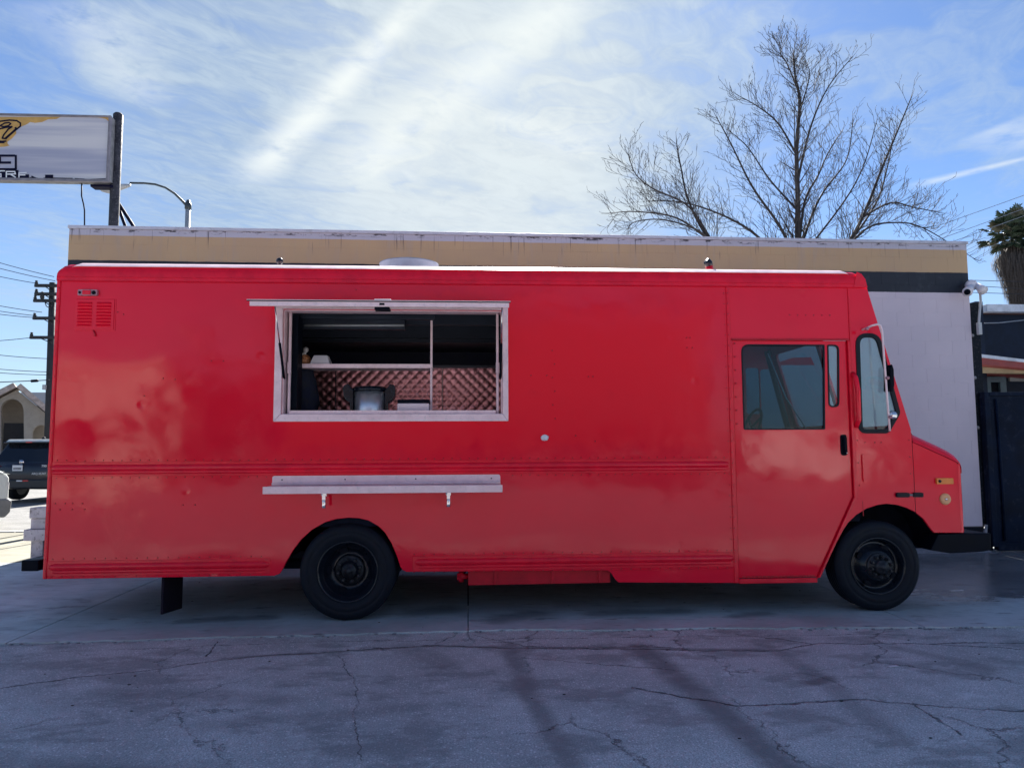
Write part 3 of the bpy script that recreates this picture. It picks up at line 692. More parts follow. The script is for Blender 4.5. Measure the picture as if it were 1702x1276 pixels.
m = MB(); m.tube([P(52, 633.2, UY-.3), P(63, 632.4, UY-.3)], .055, 8); o = obj('splice_case', m, 'black'); tag(o, 'black splice case on the lowest cable above the tiled roof', 'splice case')
for (p0, p1, mt, lb) in (((1560, 375), (1990, 218), 'wire_light', 'uppermost of the slanting wires above the palm'), ((1560, 398), (1990, 238), 'wire_light', 'slanting wire crossing the upper palm crown'), ((1560, 410), (1990, 250), 'wire_light', 'slanting wire crossing the middle of the palm crown'),
                         ((1560, 464), (1990, 472), 'wire', 'thick level wire behind the white floodlight'), ((1560, 471), (1990, 494), 'wire', 'thin level wire, middle of three behind the floodlight'), ((1560, 484), (1990, 494), 'wire', 'lowest level wire behind the floodlight')):
    wire((p0, p1), 13, 13, .008, lb, mt, .03)

# ------------------------------------------------------------------ left background: timber rail, cars, house
tb = thing('timber_barrier', 'chipped white painted timber barrier behind the rear of the red truck', 'barrier', G(60, 933))
by = G(60, 933).y; x0 = P(46, 900, by).x; e = -4.0
def zb(py): return P(60, py, by).z
for i, (a, b, xo, yo, lb) in enumerate(((843, 860.6, .03, .02, None), (861.4, 878.4, .035, .05, None), (879, 897.5, -.02, 0, None))):
    m = MB(); n = 24; pts = []
    m.box(x0+xo, e, by-.02-.0+yo-.05, by+.14+yo, zb(b), zb(a)); obj('board', m, 'timber_white', tb, .008)
for px in (61,):
    m = MB(); m.box(P(50.5, 915, by).x, P(71, 915, by).x, by, by+.16, 0, zb(897.6)); obj('leg', m, 'timber_white', tb, .008)
m = MB(); m.box(e-.3, e-.05, by, by+.16, 0, zb(897.6)); obj('leg', m, 'timber_white', tb, .008)

def text_mesh(txt, size, name, mt, parent, loc, rot=(R_(90), 0, 0), ext=.003, align='CENTER'):
    cu = bpy.data.curves.new(name, 'FONT'); cu.body = txt; cu.size = size; cu.align_x = align; cu.align_y = 'CENTER'; cu.extrude = ext; cu.resolution_u = 2
    tmp = bpy.data.objects.new(name+'_tmp', cu); me = bpy.data.meshes.new_from_object(tmp); bpy.data.objects.remove(tmp)
    me.materials.clear(); me.materials.append(MATS[mt]); me.transform(Matrix.Rotation(rot[0], 4, 'X'))
    o = bpy.data.objects.new(name, me); COL.objects.link(o); o.parent = parent; o.location = Vector(loc)-WL[parent.name]; WL[o.name] = Vector(loc); return o
def wheel_set(root, places, r, w, axis='x'):
    for (x, y) in places:
        m_ = MB(); prof = [(r*.62, -w/2), (r*.95, -w/2), (r, -w*.3), (r, w*.3), (r*.95, w/2), (r*.62, w/2)]; m_.lathe(prof, (x, y, r), axis, 24); t_ = obj('wheel', m_, 'tyre', root)
        m_ = MB(); m_.lathe([(0, -w*.52), (r*.62, -w*.52), (r*.62, w*.52), (0, w*.52)], (x, y, r), axis, 20); obj('rim', m_, 'car_grey', t_)

# dark patrol-style SUV seen from behind
gp_ = G(36, 834); cy = gp_.y
suv = thing('suv', 'navy SUV with white roof seen from behind on the street at far left', 'SUV', (0, 0, 0), 0, local=True)
suv.location = (P(36, 800, cy).x, cy, 0); suv.rotation_euler = (0, 0, R_(-6))
m = MB(); secs = []
def carsec(y, zl, zh, wl, wm, wh): return [(-wl, y, zl), (-wm, y, (zl+zh)/2), (-wh, y, zh), (wh, y, zh), (wm, y, (zl+zh)/2), (wl, y, zl)]
for y, zl, zh, wl, wm, wh in ((0, .42, .95, .86, .93, .90), (.06, .36, 1.10, .92, .98, .93), (.9, .30, 1.12, .94, 1.0, .94), (3.4, .30, 1.10, .94, 1.0, .93), (4.4, .32, 1.02, .92, .97, .88), (4.9, .38, .85, .80, .86, .75)):
    secs.append(carsec(y, zl, zh, wl, wm, wh))
m.loft(secs, True, True); obj('body', m, 'car_navy', suv)
m = MB(); m.loft([[(-.93, y0, 1.09), (-.74, y1, 1.66), (.74, y1, 1.66), (.93, y0, 1.09)] for y0, y1 in ((.08, .42), (2.9, 2.2))], False, True)
obj('cabin', m, 'car_glass', suv, .03)
m = MB(); m.loft([[(-.77, y0, 1.655), (-.70, y0+.03, 1.74), (.70, y0+.03, 1.74), (.77, y0, 1.655)] for y0 in (.30, 1.2, 2.3)], False, True); obj('roof', m, 'car_white', suv, .03)
m = MB(); m.box(-.76, .76, .22, .42, 1.64, 1.67); obj('spoiler', m, 'car_navy', suv, .01)
m = MB(); m.box(-.09, .09, .205, .225, 1.645, 1.672); obj('brake_light', m, 'tail_red', suv)
for s in (-1, 1):
    m = MB(); m.box(*sorted((s*.74, s*.955)), -.035, .12, .90, 1.06); obj('tail_light', m, 'tail_red', suv, .02)
m = MB(); m.box(-.86, .86, -.07, .10, .38, .62); obj('bumper', m, 'car_trim', suv, .03)
m = MB(); m.box(-.27, .02, -.030, -.012, .86, 1.02); pl = obj('number_plate', m, 'print_white', suv, .004)
for k in range(7):
    m = MB(); m.box(-.23+k*.033, -.212+k*.033, -.034, -.0305, .895, .955); obj('plate_mark', m, 'car_navy', pl)
m = MB(); m.lathe([(0, 0), (.07, 0), (0, .01)], (-.02, -.02, 1.105), 'y', 16); obj('badge', m, 'chrome', suv)
text_mesh('790', .10, 'unit_number', 'print_white', suv, (.64, -.028, .99)); text_mesh('ARQ 05747', .085, 'fleet_number', 'print_white', suv, (.50, -.028, .78))
for xx, mt in ((-.45, 'tail_red'), (.0, 'print_white'), (.16, 'tail_red')):
    m = MB(); m.box(xx-.10, xx+.08, -.078, -.07, .57, .605); obj('reflector', m, mt, suv)
m = MB(); m.box(.28, .52, .75, 1.0, 1.76, 1.97); obj('roof_box', m, 'car_white', suv, .01)
m = MB(); m.lathe([(.06, 0), (.05, .05), (0, .09)], (.16, .6, 1.735), 'z', 10); obj('antenna_dome', m, 'black', suv)
wheel_set(suv, ((-.80, .95), (.80, .95), (-.80, 3.85), (.80, 3.85)), .37, .25)

wcY = 8.35; fx = P(19.5, 835, wcY).x; wz = lambda py: P(10, py, wcY).z
wc = thing('white_car', 'front corner of a white car with grey bumper at the left edge', 'car', (fx, wcY, -.025), R_(34), local=True)
zt, zb_ = wz(780), wz(828); zbb = wz(857)
m = MB(); prof = [(-4.4, .35), (-4.5, .95), (-3.4, 1.02), (-2.9, 1.42), (-1.6, 1.45), (-1.0, 1.10), (-.30, zt), (-.13, zt-.03), (-.065, zt-.13), (-.055, zb_), (-.3, zb_-.02), (-.35, .3)]
m.prism(prof, (), 0, 1.78); obj('body', m, 'car_white', wc, .05, 3)
m = MB(); m.prism([(-.4, zbb+.02), (-.1, zbb), (-.02, zbb+.10), (0, zb_-.02), (-.06, zb_+.02), (-.4, zb_+.02)], (), -.03, 1.81); obj('bumper', m, 'car_grey', wc, .03, 3)
m = MB(); m.prism([(-2.8, 1.08), (-2.72, 1.38), (-1.7, 1.38), (-1.2, 1.08)], (), -.01, 1.79); obj('window', m, 'car_glass', wc)
m = MB(); m.box(-.16, -.055, .02, .3, zb_+.18, zb_+.34); obj('headlight', m, 'chrome', wc, .02)
wheel_set(wc, ((-.85, .12), (-.85, 1.66), (-3.6, .12), (-3.6, 1.66)), .33, .22, 'y')

HY = 27.0
hs = thing('tiled_house', 'stucco house with clay tile roof and arched porch beyond the SUV', 'house', (P(20, 790, HY).x, HY, 0))
def H(px, py): q = P(px, py, HY); return (q.x, q.z)
def arch(cx, w, top, bot, n=10):
    pts = [(cx-w, bot)]
    for k in range(n+1):
        a = math.pi*(1-k/n); pts.append((cx+w*math.cos(a), top+ (w*1.15)*(1-math.sin(a))))
    return pts+[(cx+w, bot)]
gable = [H(-30, 800), H(82, 800), H(82, 697), H(28, 648), H(-30, 684)]
a1 = [H(*p) for p in arch(21, 16.5, 663, 775)]; a2 = [H(*p) for p in arch(63, 13, 705.5, 778)]
m = MB(); m.prism(gable, [a1, a2], HY, HY+.7); obj('porch_wall', m, 'house_wall', hs)
m = MB(); q0, q1 = H(-200, 0)[0], H(40, 0)[0]; m.box(q0, q1, HY+3.0, HY+11, 0, H(0, 672)[1]); obj('wall', m, 'house_wall', hs)
m = MB(); m.box(H(3, 0)[0], H(13, 0)[0], HY+1.5, HY+1.58, .1, H(0, 668)[1]); obj('door', m, 'black', hs)  # black panel standing in for deep shade at the big arch's left
m = MB(); m.prism([H(-28, 800), H(80, 800), H(80, 699), H(28, 652), H(-28, 687)], (), HY+1.6, HY+1.75); obj('inner_wall', m, 'house_wall', hs)
m = MB(); m.box(H(45, 0)[0], H(80, 0)[0], HY+.85, HY+.9, 0, H(0, 702)[1]); obj('window', m, 'house_shade', hs)  # dark sheet standing in for the shade inside the small arch
hs.rotation_euler = (0, 0, R_(27))
for a, b in (((28, 644), (88, 701)), ((28, 644), (-34, 682))):
    A, B_ = H(*a), H(*b); m = MB(); L = Vector((B_[0]-A[0], B_[1]-A[1])); nn = Vector((-L.y, L.x)).normalized()*.22*(1 if b[0] > 28 else -1)
    m.prism([A, B_, (B_[0]+nn.x, B_[1]+nn.y), (A[0]+nn.x, A[1]+nn.y)], (), HY-.35, HY+1.9); obj('porch_roof', m, 'roof_tile', hs)
m = MB(); rows, cols = 9, 150; zr, ze = H(0, 640)[1], H(0, 676)[1]; xa, xb_ = H(-200, 0)[0], H(36, 0)[0]; secs = []
for r in range(rows):
    for half in (0, 1):
        u = (r+half)/rows; yy = HY+5.2-3.0*u; zz = zr+(ze-zr)*u+(.05 if half else 0)
        secs.append([(xa+(xb_-xa)*k/cols/1.0, yy, zz+.06*abs(math.sin(k*math.pi/2*1.0))*1.0) for k in range(cols+1)])
m.loft(secs); o = obj('roof_tiles', m, 'roof_tile', hs); o['kind'] = 'stuff'
m = MB(); m.box(xa, xb_, HY+5.2, HY+5.3, ze-.3, zr+.05); obj('ridge', m, 'roof_tile', hs)
m = MB(); m.box(H(-30, 0)[0], H(45, 0)[0], HY-2.2, HY-2.1, .2, P(20, 742, HY-2).z); fe = obj('garden_fence', m, 'car_trim'); tag(fe, 'low dark fence panel in front of the arched porch', 'fence')
GB = 52.0
m = MB(); m.box(P(34, 660, GB).x, P(190, 660, GB).x, GB, GB+12, 0, P(60, 652, GB).z)
gb = thing('grey_building', 'plain pale grey flat-roofed building behind the tiled house', 'building', (P(70, 700, GB).x, GB, 0)); obj('wall', m, 'grey_wall', gb)
m = MB(); m.box(P(67, 660, GB).x, P(90, 660, GB).x, GB-.6, GB-.02, 0, P(60, 675, GB).z); obj('annex', m, 'base_black', gb)

# ------------------------------------------------------------------ the red truck (near side plane Y = 0)
trk = thing('food_truck', 'red step-van food truck with open serving window, black wheels and fold-down counter', 'food truck', (0, 1.1, 0))
TW = 2.30; RX, RWZ, RR = -1.02, .405, .405; FX, FWZ, FR = 3.625, .392, .392
archR = [(-1.585, .40), (-1.56, .44), (-1.537, .489), (-1.48, .59), (-1.415, .678), (-1.32, .765), (-1.217, .822), (-1.12, .850), (-1.015, .860), (-.93, .855), (-.85, .835), (-.77, .79), (-.708, .730), (-.65, .635), (-.604, .527), (-.575, .44), (-.555, .415), (-.525, .40)]
bodyo = [(-3.505, .383), (-1.63, .383)] + archR + [(1.205, .388), (1.235, .365), (1.27, .31), (1.298, .284), (2.335, .264), (2.335, 2.90), (-3.505, 2.90)]
WX0, WX1, WZ0, WZ1 = -1.60, .30, 1.735, 2.652
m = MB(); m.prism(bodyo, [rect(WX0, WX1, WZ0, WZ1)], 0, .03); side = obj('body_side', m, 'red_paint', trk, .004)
# roof cap with rolled edges
def capsecs():
    out = []
    prof = [(-.014, 2.885), (-.014, 2.952), (-.008, 2.985), (.012, 3.018), (.045, 3.038), (.10, 3.048), (.4, 3.07), (1.15, 3.10), (1.9, 3.07), (2.2, 3.048), (2.255, 3.038), (2.29, 3.018), (2.308, 2.985), (2.314, 2.952), (2.314, 2.885)]
    def end(d, r, h):
        d = min(max(d, 0), r); return 3.2 if d >= r else h-r+math.sqrt(max(0, r*r-(r-d)**2))
    for x in [-3.512, -3.508, -3.50, -3.485, -3.46, -3.43, -3.40, -3.36, -3.2]+[-3.0+k*.25 for k in range(26)]+[3.48, 3.52, 3.55, 3.575, 3.595, 3.61, 3.622]:
        lim = min(end(x+3.512, .13, 3.048), end(3.622-x, .10, 3.03))
        out.append([(x, y, max(2.885, min(z, lim))) for y, z in prof])
    return out
m = MB(); m.loft(capsecs(), True); obj('roof_cap', m, 'red_trim', trk)
m = MB(); m.loft([[(x, y, z+d) for y, z in ((.16, 3.049), (.4, 3.066), (1.15, 3.096), (1.9, 3.066), (2.14, 3.049)) for d in (.008,)] for x in (-3.30, 0, 3.42)]); obj('roof_skin', m, 'alu_white', trk)
m = MB(); m.loft([[(x, y+d, z-d*.6) for y, z in ((-.006, 3.016), (.045, 3.046), (.10, 3.068), (.13, 3.06), (.05, 3.015))] for x, d in ((-3.43, .05), (-3.40, .012), (-3.36, 0), (3.44, 0), (3.47, .01), (3.485, .04))], False, True); obj('roof_edge_bead', m, 'alu', trk)
m = MB(); m.box(-3.509, 3.56, -.019, -.0135, 2.917, 2.923); m.box(-3.509, 3.60, -.020, -.0135, 2.884, 2.890); obj('drip_rail', m, 'red_trim', trk, .002, 1)
m = MB(); m.prism(offs([(3.535, 3.03), (3.50, 2.89), (3.63, 2.885), (3.615, 2.96), (3.58, 3.01)], .0), (), -.019, -.0142); obj('corner_cap', m, 'red_trim', trk, .004)
# rear wall, floor, far side
m = MB(); m.box(-3.507, -3.47, .035, TW-.03, .40, 2.95); obj('rear_wall', m, 'red_paint', trk, .01)
m = MB(); m.box(-3.512, -3.478, -.012, .03, .383, 2.90); obj('corner_post', m, 'red_trim', trk, .01)
m = MB(); m.box(-3.45, 3.5, .05, TW-.05, .78, .86); obj('floor', m, 'under', trk)
far_out = [(-3.505, .383), (-1.63, .383)]+archR+[(3.0, .39), (3.2, .5), (3.4, .85), (3.70, .934), (3.985, .86), (4.15, .676), (4.43, .673), (4.448, 1.288), (3.985, 1.57), (3.62, 2.933), (-3.505, 2.95)]
_a, _b, _c = P(1240, 688, 2.3), P(1260, 612, 2.3), P(1350, 594, 2.3)
fdoor, fq = rect(_a.x, _b.x, _a.z, _b.z), [(3.53, 1.6), (3.84, 1.6), (3.70, 2.38), (3.53, 2.38)]
f3 = [(P(1278, 607, 2.3).x, P(1278, 607, 2.3).z), (P(1352, 607, 2.3).x, P(1352, 607, 2.3).z), (P(1346, 595, 2.3).x, P(1346, 594, 2.3).z), (P(1316, 595, 2.3).x, P(1316, 595, 2.3).z)]
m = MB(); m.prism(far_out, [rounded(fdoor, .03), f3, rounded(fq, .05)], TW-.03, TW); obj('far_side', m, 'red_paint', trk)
m = MB(); m.prism(offs(fdoor, -.002), (), TW-.02, TW-.014); m.prism(offs(f3, -.002), (), TW-.02, TW-.014); m.prism(offs(fq, -.002), (), TW-.02, TW-.014); obj('far_window', m, 'glass_dark', trk)
# chassis
m = MB()
for y in (.62, 1.62): m.box(-3.4, 4.2, y, y+.08, .50, .72)
obj('chassis_rail', m, 'under', trk)
m = MB(); m.box(-.5, 2.9, 2.12, 2.26, .24, .41); m.box(-3.3, -1.75, 2.12, 2.26, .30, .40); obj('far_light_blocker', m, 'red_dark', trk, .01)  # unseen boxes added to block light coming under the truck from behind
m = MB(); m.tube([(-3.45, .95, .36), (-1.6, .95, .34), (-.5, 1.0, .33), (1.9, 1.0, .34)], .05, 8); obj('exhaust_pipe', m, 'under', trk)
m = MB(); m.tube([(RX, .1, RWZ), (RX, 2.2, RWZ)], .08, 10); m.ball((RX, 1.15, RWZ), .22, 12, (1, 1.2, 1)); obj('rear_axle', m, 'under', trk)
m = MB(); m.tube([(FX, .1, FWZ), (FX, 2.2, FWZ)], .06, 10); obj('front_axle', m, 'under', trk)
m = MB(); m.box(.0, 1.9, .7, 1.6, .36, .7); m.box(2.2, 3.2, .5, 1.5, .34, .7); m.box(-3.2, -1.9, .7, 1.5, .42, .7); obj('underbody_tank', m, 'under', trk, .03)
for (cx, r, w, nm) in ((-1.03, .50, .62, 'rear_wheel_well'), (FX+.06, .56, .5, 'front_wheel_well')):
    m = MB(); n = 16; s0 = []
    for y in (.032, w): s0.append([(cx+(r+.02)*math.cos(math.pi*k/n), y, .50+(r-.06)*math.sin(math.pi*k/n)) for k in range(n+1)])
    m.loft(s0); m.box(cx-r-.02, cx+r+.02, w, w+.02, .50, .98); obj(nm, m, 'under', trk)
m = MB(); m.prism([(.05, .07), (.48, .03), (.48, .42), (.05, .42)], (), -2.575, -2.555, lambda x, y, z: (y, x, z)); obj('mud_flap', m, 'flap', trk, .004)
m = MB(); m.box(-2.59, -2.54, .05, .58, .38, .46); obj('flap_bracket', m, 'under', trk)
m = MB(); m.box(-3.72, -3.42, .25, .33, .42, .50); m.box(-3.76, -3.62, .12, 1.9, .43, .52); obj('rear_bumper', m, 'black', trk, .008)
# beads along the side
def bead(x0, x1, z, rz, ry, mt='red_trim', nm='side_rail'):
    m_ = MB(); secs = []; n = 12
    for x, s in ((x0, .05), (x0+.006, .45), (x0+.02, .8), (x0+.045, 1), (x1-.045, 1), (x1-.02, .8), (x1-.006, .45), (x1, .05)):
        secs.append([(x, .004-ry*math.sin(math.pi*k/n)*s, z+rz*math.cos(math.pi*k/n)*s) for k in range(n+1)])
    m_.loft(secs, True); return obj(nm, m_, mt, trk)
bead(-3.49, 2.305, 1.293, .030, .030)
bead(-3.49, 2.305, 1.258, .020, .018)
m = MB(); m.box(-3.49, 2.31, -.004, .001, 1.225, 1.345); obj('rail_flange', m, 'red_trim', trk, .002, 1)
m = MB(); m.box(-3.49, 2.31, -.0065, -.0035, 1.333, 1.345); obj('rail_flange', m, 'red_trim', trk, .002, 1)
for a, b in ((-3.47, -1.665), (-.455, 2.325)):
    bead(a, b, .478, .030, .026); bead(a+.02, b-.02, .438, .018, .014)
    m = MB(); m.box(a-.02, b+.0, -.004, .001, .405, .53); obj('rail_flange', m, 'red_trim', trk, .002, 1)
m = MB(); m.box(1.235, 2.33, -.005, .001, .385, .391); obj('skirt_seam', m, 'red_trim', trk, .002, 1)
# cab side
cab = [(2.335, .264), (3.045, .256), (3.277, .644), (3.32, .715), (3.365, .774), (3.44, .84), (3.535, .894), (3.64, .926), (3.72, .936), (3.82, .925), (3.90, .90), (3.985, .86), (3.985, 1.545), (3.977, 1.603), (3.632, 2.89), (2.335, 2.90)]
dr = [(2.368, .305), (3.062, .305), (3.422, 1.0), (3.422, 2.397), (2.368, 2.397)]
qw = rounded([(3.506, 1.572), (3.765, 1.572), (3.876, 1.745), (3.716, 2.455), (3.515, 2.455)], [.06, .06, .05, .10, .10])
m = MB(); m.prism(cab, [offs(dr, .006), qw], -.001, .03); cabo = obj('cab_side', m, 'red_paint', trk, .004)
m = MB(); m.box(2.318, 2.352, -.012, .0, .264, 2.885); obj('body_seam_trim', m, 'red_trim', trk, .004)
m = MB(); m.box(2.352, 3.44, -.022, .0, 2.398, 2.412); obj('door_drip_rail', m, 'red_dark', trk, .004)
m = MB(); m.box(3.424, 3.445, -.016, .0, 1.0, 2.396); m.prism([(3.065, .30), (3.085, .30), (3.445, 1.0), (3.425, 1.0)], (), -.016, 0); m.box(3.447, 3.462, -.010, 0, .98, 2.89); obj('door_jamb', m, 'red_trim', trk, .004)
m = MB(); m.prism([(3.50, .96), (3.502, .83), (3.507, .83), (3.505, .96)], (), -.003, 0); obj('panel_joint', m, 'red_dark', trk)
# sliding door
w1 = rounded([(2.452, 1.601), (3.190, 1.601), (3.217, 2.360), (2.452, 2.360)], [.012, .012, .012, .07])
w2 = rounded([(3.236, 1.80), (3.330, 1.80), (3.352, 2.360), (3.247, 2.360)], [.04, .05, .08, .012])
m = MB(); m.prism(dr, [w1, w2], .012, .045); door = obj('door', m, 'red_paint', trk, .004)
m = MB(); m.prism(offs(w1, -.001), (), .026, .031); obj('window_pane', m, 'glass_dark', door)
m = MB(); m.prism(offs(w2, -.001), (), .026, .031); obj('window_pane', m, 'glass_teal', door)
for w in (w1, w2):
    m = MB(); m.prism(offs(w, .004), [offs(w, -.009)], .008, .02); obj('window_seal', m, 'rubber', door)
m = MB(); m.prism(rounded(rect(3.328, 3.388, 1.364, 1.552), .028), (), .004, .014); dh = obj('handle_recess', m, 'black', door, .003)
m = MB(); m.tube([(3.36, -.004, 1.38), (3.358, -.012, 1.45), (3.352, -.004, 1.53)], .011, 8); obj('handle', m, 'black', door)
m = MB(); m.ball((3.379, .002, 1.388), .009, 8); obj('lock', m, 'chrome', door)
m = MB()
for k in range(18): m.box(2.395+k*.0365, 2.425+k*.0365, .002, .012, .309, .320)
obj('door_brush', m, 'red_dark', door)
m = MB(); m.box(2.36, 3.06, -.010, .012, .258, .300); obj('door_sill', m, 'red_trim', trk, .004)
m = MB(); m.tube([(3.468, -.012, 1.62), (3.475, -.05, 1.68), (3.476, -.055, 1.95), (3.465, -.045, 2.06), (3.455, -.012, 2.10)], .022, 8); obj('grab_rail', m, 'red_trim', trk)
m = MB(); m.prism(rounded(rect(3.512, 3.596, 1.135, 1.375), .015), (), -.016, -.0012); obj('side_hatch', m, 'red_paint', trk, .005)
m = MB(); m.prism(offs(qw, .012), [offs(qw, -.026)], -.010, .012); obj('quarter_window_seal', m, 'rubber', trk, .003)
m = MB(); m.prism(offs(qw, -.012), (), .008, .013); obj('quarter_window', m, 'glass_teal', trk)
# windscreen frame, panes
A = Vector((3.985, 0, 1.585)); B_ = Vector((3.628, 0, 2.90)); Ls = (B_-A).length; Dn = (B_-A)/Ls; Nn = Vector((Dn.z, 0, -Dn.x))
def wsf(x, y, z): return A+Vector((0, x, 0))+Dn*z-Nn*y
pan = [rounded(rect(.035, 1.12, .06, 1.0), .05), rounded(rect(1.18, 2.20, .10, 1.0), .06)]
m = MB(); m.prism(rect(.0, TW, 0, Ls), pan, 0, .03, wsf); obj('windscreen_frame', m, 'red_paint', trk, .004)
m = MB()
for p_ in pan: m.prism(offs(p_, -.001), (), .01, .016, wsf)
obj('windscreen', m, 'glass_teal', trk)
# bonnet and front
cowl = [(3.992, .855), (4.06, .80), (4.109, .729), (4.15, .676), (4.40, .673), (4.40, 1.298), (3.992, 1.482)]
m = MB(); m.prism(cowl, (), .004, .03); wing = obj('wing_panel', m, 'red_paint', trk, .003)
m = MB(); secs = []
for x, zc, zt in ((3.992, 1.484, 1.578), (4.10, 1.436, 1.532), (4.20, 1.391, 1.487), (4.30, 1.346, 1.440), (4.36, 1.319, 1.408), (4.40, 1.297, 1.378), (4.43, 1.275, 1.342), (4.448, 1.24, 1.29), (4.455, 1.19, 1.20)):
    y0 = .004 if x <= 4.4 else .004+(.06-math.sqrt(max(0, .06**2-(x-4.40)**2)))*.9
    dz = zt-zc; ps = [(y0-.006, zc), (y0-.004, zc+.015), (y0+.008, zc+.4*dz), (y0+.035, zc+.74*dz), (y0+.08, zc+.93*dz), (y0+.14, zt), (1.15, zt+.02)]
    secs.append([(x, a, b) for a, b in ps]+[(x, TW-a, b) for a, b in reversed(ps[:-1])])
m.loft(secs, True); obj('bonnet', m, 'red_trim', trk)
m = MB(); plan = [(4.398, .003)]+[(4.40+.055*math.sin(a), .06-.057*math.cos(a)) for a in [math.pi/2*k/6 for k in range(1, 7)]]+[(4.455, TW-.06), (4.40, TW-.003)]
m.loft([[(x, y, z) for x, y in plan] for z in (.673, 1.1, 1.20, 1.285)], True); obj('front_panel', m, 'red_paint', trk)
m = MB(); m.box(4.452, 4.475, .5, 1.8, .82, 1.16); obj('grille', m, 'black', trk)
m = MB(); m.prism([(4.12, .52), (4.20, .66), (4.44, .668), (4.69, .662), (4.685, .515), (4.60, .50), (4.3, .49)], (), .02, .25); m.box(4.56, 4.69, .1, 2.2, .515, .662); obj('front_bumper', m, 'black', trk, .01)
m = MB(); m.prism(rounded(rect(4.188, 4.342, 1.106, 1.158), .008), (), -.018, .004); lm = obj('side_lamp', m, 'amber', trk, .004)
m = MB(); m.lathe([(0, -.024), (.012, -.024), (.014, -.018)], (4.215, 0, 1.132), 'y', 10); obj('screw', m, 'rim_black', lm)
m = MB(); m.lathe([(0, -.006), (.012, -.014), (.03, -.016), (.046, -.012), (.052, -.002), (.052, .006), (0, .006)], (4.268, 0, .972), 'y', 24); rf = obj('round_reflector', m, 'amber_pale', trk)
m = MB(); m.lathe([(0, -.022), (.010, -.020), (.012, -.012)], (4.268, 0, .972), 'y', 12); obj('screw', m, 'chrome', rf)
for a, b in ((3.808, 3.925), (3.966, 4.052)):
    m = MB(); m.prism(rounded(rect(a, b, .992, 1.032), .012), (), -.026, -.001); obj('bonnet_latch', m, 'rubber', trk, .006)
m = MB(); m.box(3.92, 3.97, -.016, -.008, 1.003, 1.020); obj('latch_pin', m, 'steel_dark', trk)
m = MB(); m.box(3.984, 3.993, .006, .02, .85, 1.56); obj('wing_seam', m, 'black', trk)
# mirror arm and mirrors
m = MB(); m.tube([P(a, b, -.10 if i else -.0) for i, (a, b) in enumerate(((1433, 548), (1450, 541), (1458, 539), (1463, 541), (1466, 550), (1469, 590), (1473, 640), (1476, 680), (1479, 716)))], .0095, 8); ma = obj('mirror_arm', m, 'alu', trk)
m = MB(); m.prism([(P(a, b, -.02).x, P(a, b, -.02).z) for a, b in ((1472, 612), (1476, 606), (1479, 615), (1480, 640), (1477, 652), (1472, 650))], (), -.09, .02); obj('mirror', m, 'black', trk, .01)
m = MB(); q = P(1481, 690, .02); m.lathe([(0, -.05), (.03, -.05), (.045, -.02), (.03, .0)], tuple(q), 'y', 16); obj('spot_mirror', m, 'chrome', trk)
for px, py in ((1475, 628), (1480, 693), (1441, 546)):
    m = MB(); q = P(px, py, -.115); m.lathe([(0, -.012), (.016, -.010), (.016, .01), (0, .01)], tuple(q), 'y', 8); obj('clamp', m, 'lamp_pink', trk)
# cab interior
m = MB(); m.box(3.3, 3.96, .06, TW-.06, 1.30, 1.60); obj('dashboard', m, 'seat_dark', trk, .04)
m = MB(); c = Vector((3.12, 1.55, 1.66)); rr = .22; pts = [c+Vector((math.cos(a)*rr*.35, math.sin(a)*rr, math.cos(a)*rr*.9)) for a in [2*math.pi*k/24 for k in range(25)]]
m.tube(pts, .016, 6); m.tube([c, c+Vector((.35, 0, -.3))], .03, 6); m.tube([pts[4], c, pts[14]], .014, 5); m.tube([c, pts[20]], .014, 5); obj('steering_wheel', m, 'black', trk)
m = MB(); m.box(2.45, 2.95, 1.25, 1.75, 1.15, 1.35); m.prism([(2.40, 1.3), (2.55, 1.3), (2.47, 2.02), (2.36, 2.02)], (), 1.25, 1.75); obj('driver_seat', m, 'seat_dark', trk, .05)
m = MB(); m.box(2.34, 2.40, .9, 2.25, .86, 2.9); obj('bulkhead', m, 'navy_wall', trk)
m = MB(); m.tube([(2.86, 2.2, 2.4), (3.0, 2.2, 1.65)], .035, 6); m.tube([(3.30, 1.5, 2.5), (3.52, 1.5, 1.6)], .03, 6); obj('cab_pillar', m, 'seat_dark', trk)
m = MB(); m.tube([(2.75, .15, 2.30), (2.95, .25, 1.9), (3.15, .3, 1.62)], .006, 5); obj('wiper_cable', m, 'alu', trk)
m = MB(); m.box(2.42, 3.6, .04, 2.26, 2.78, 2.84); obj('cab_ceiling', m, 'seat_dark', trk)

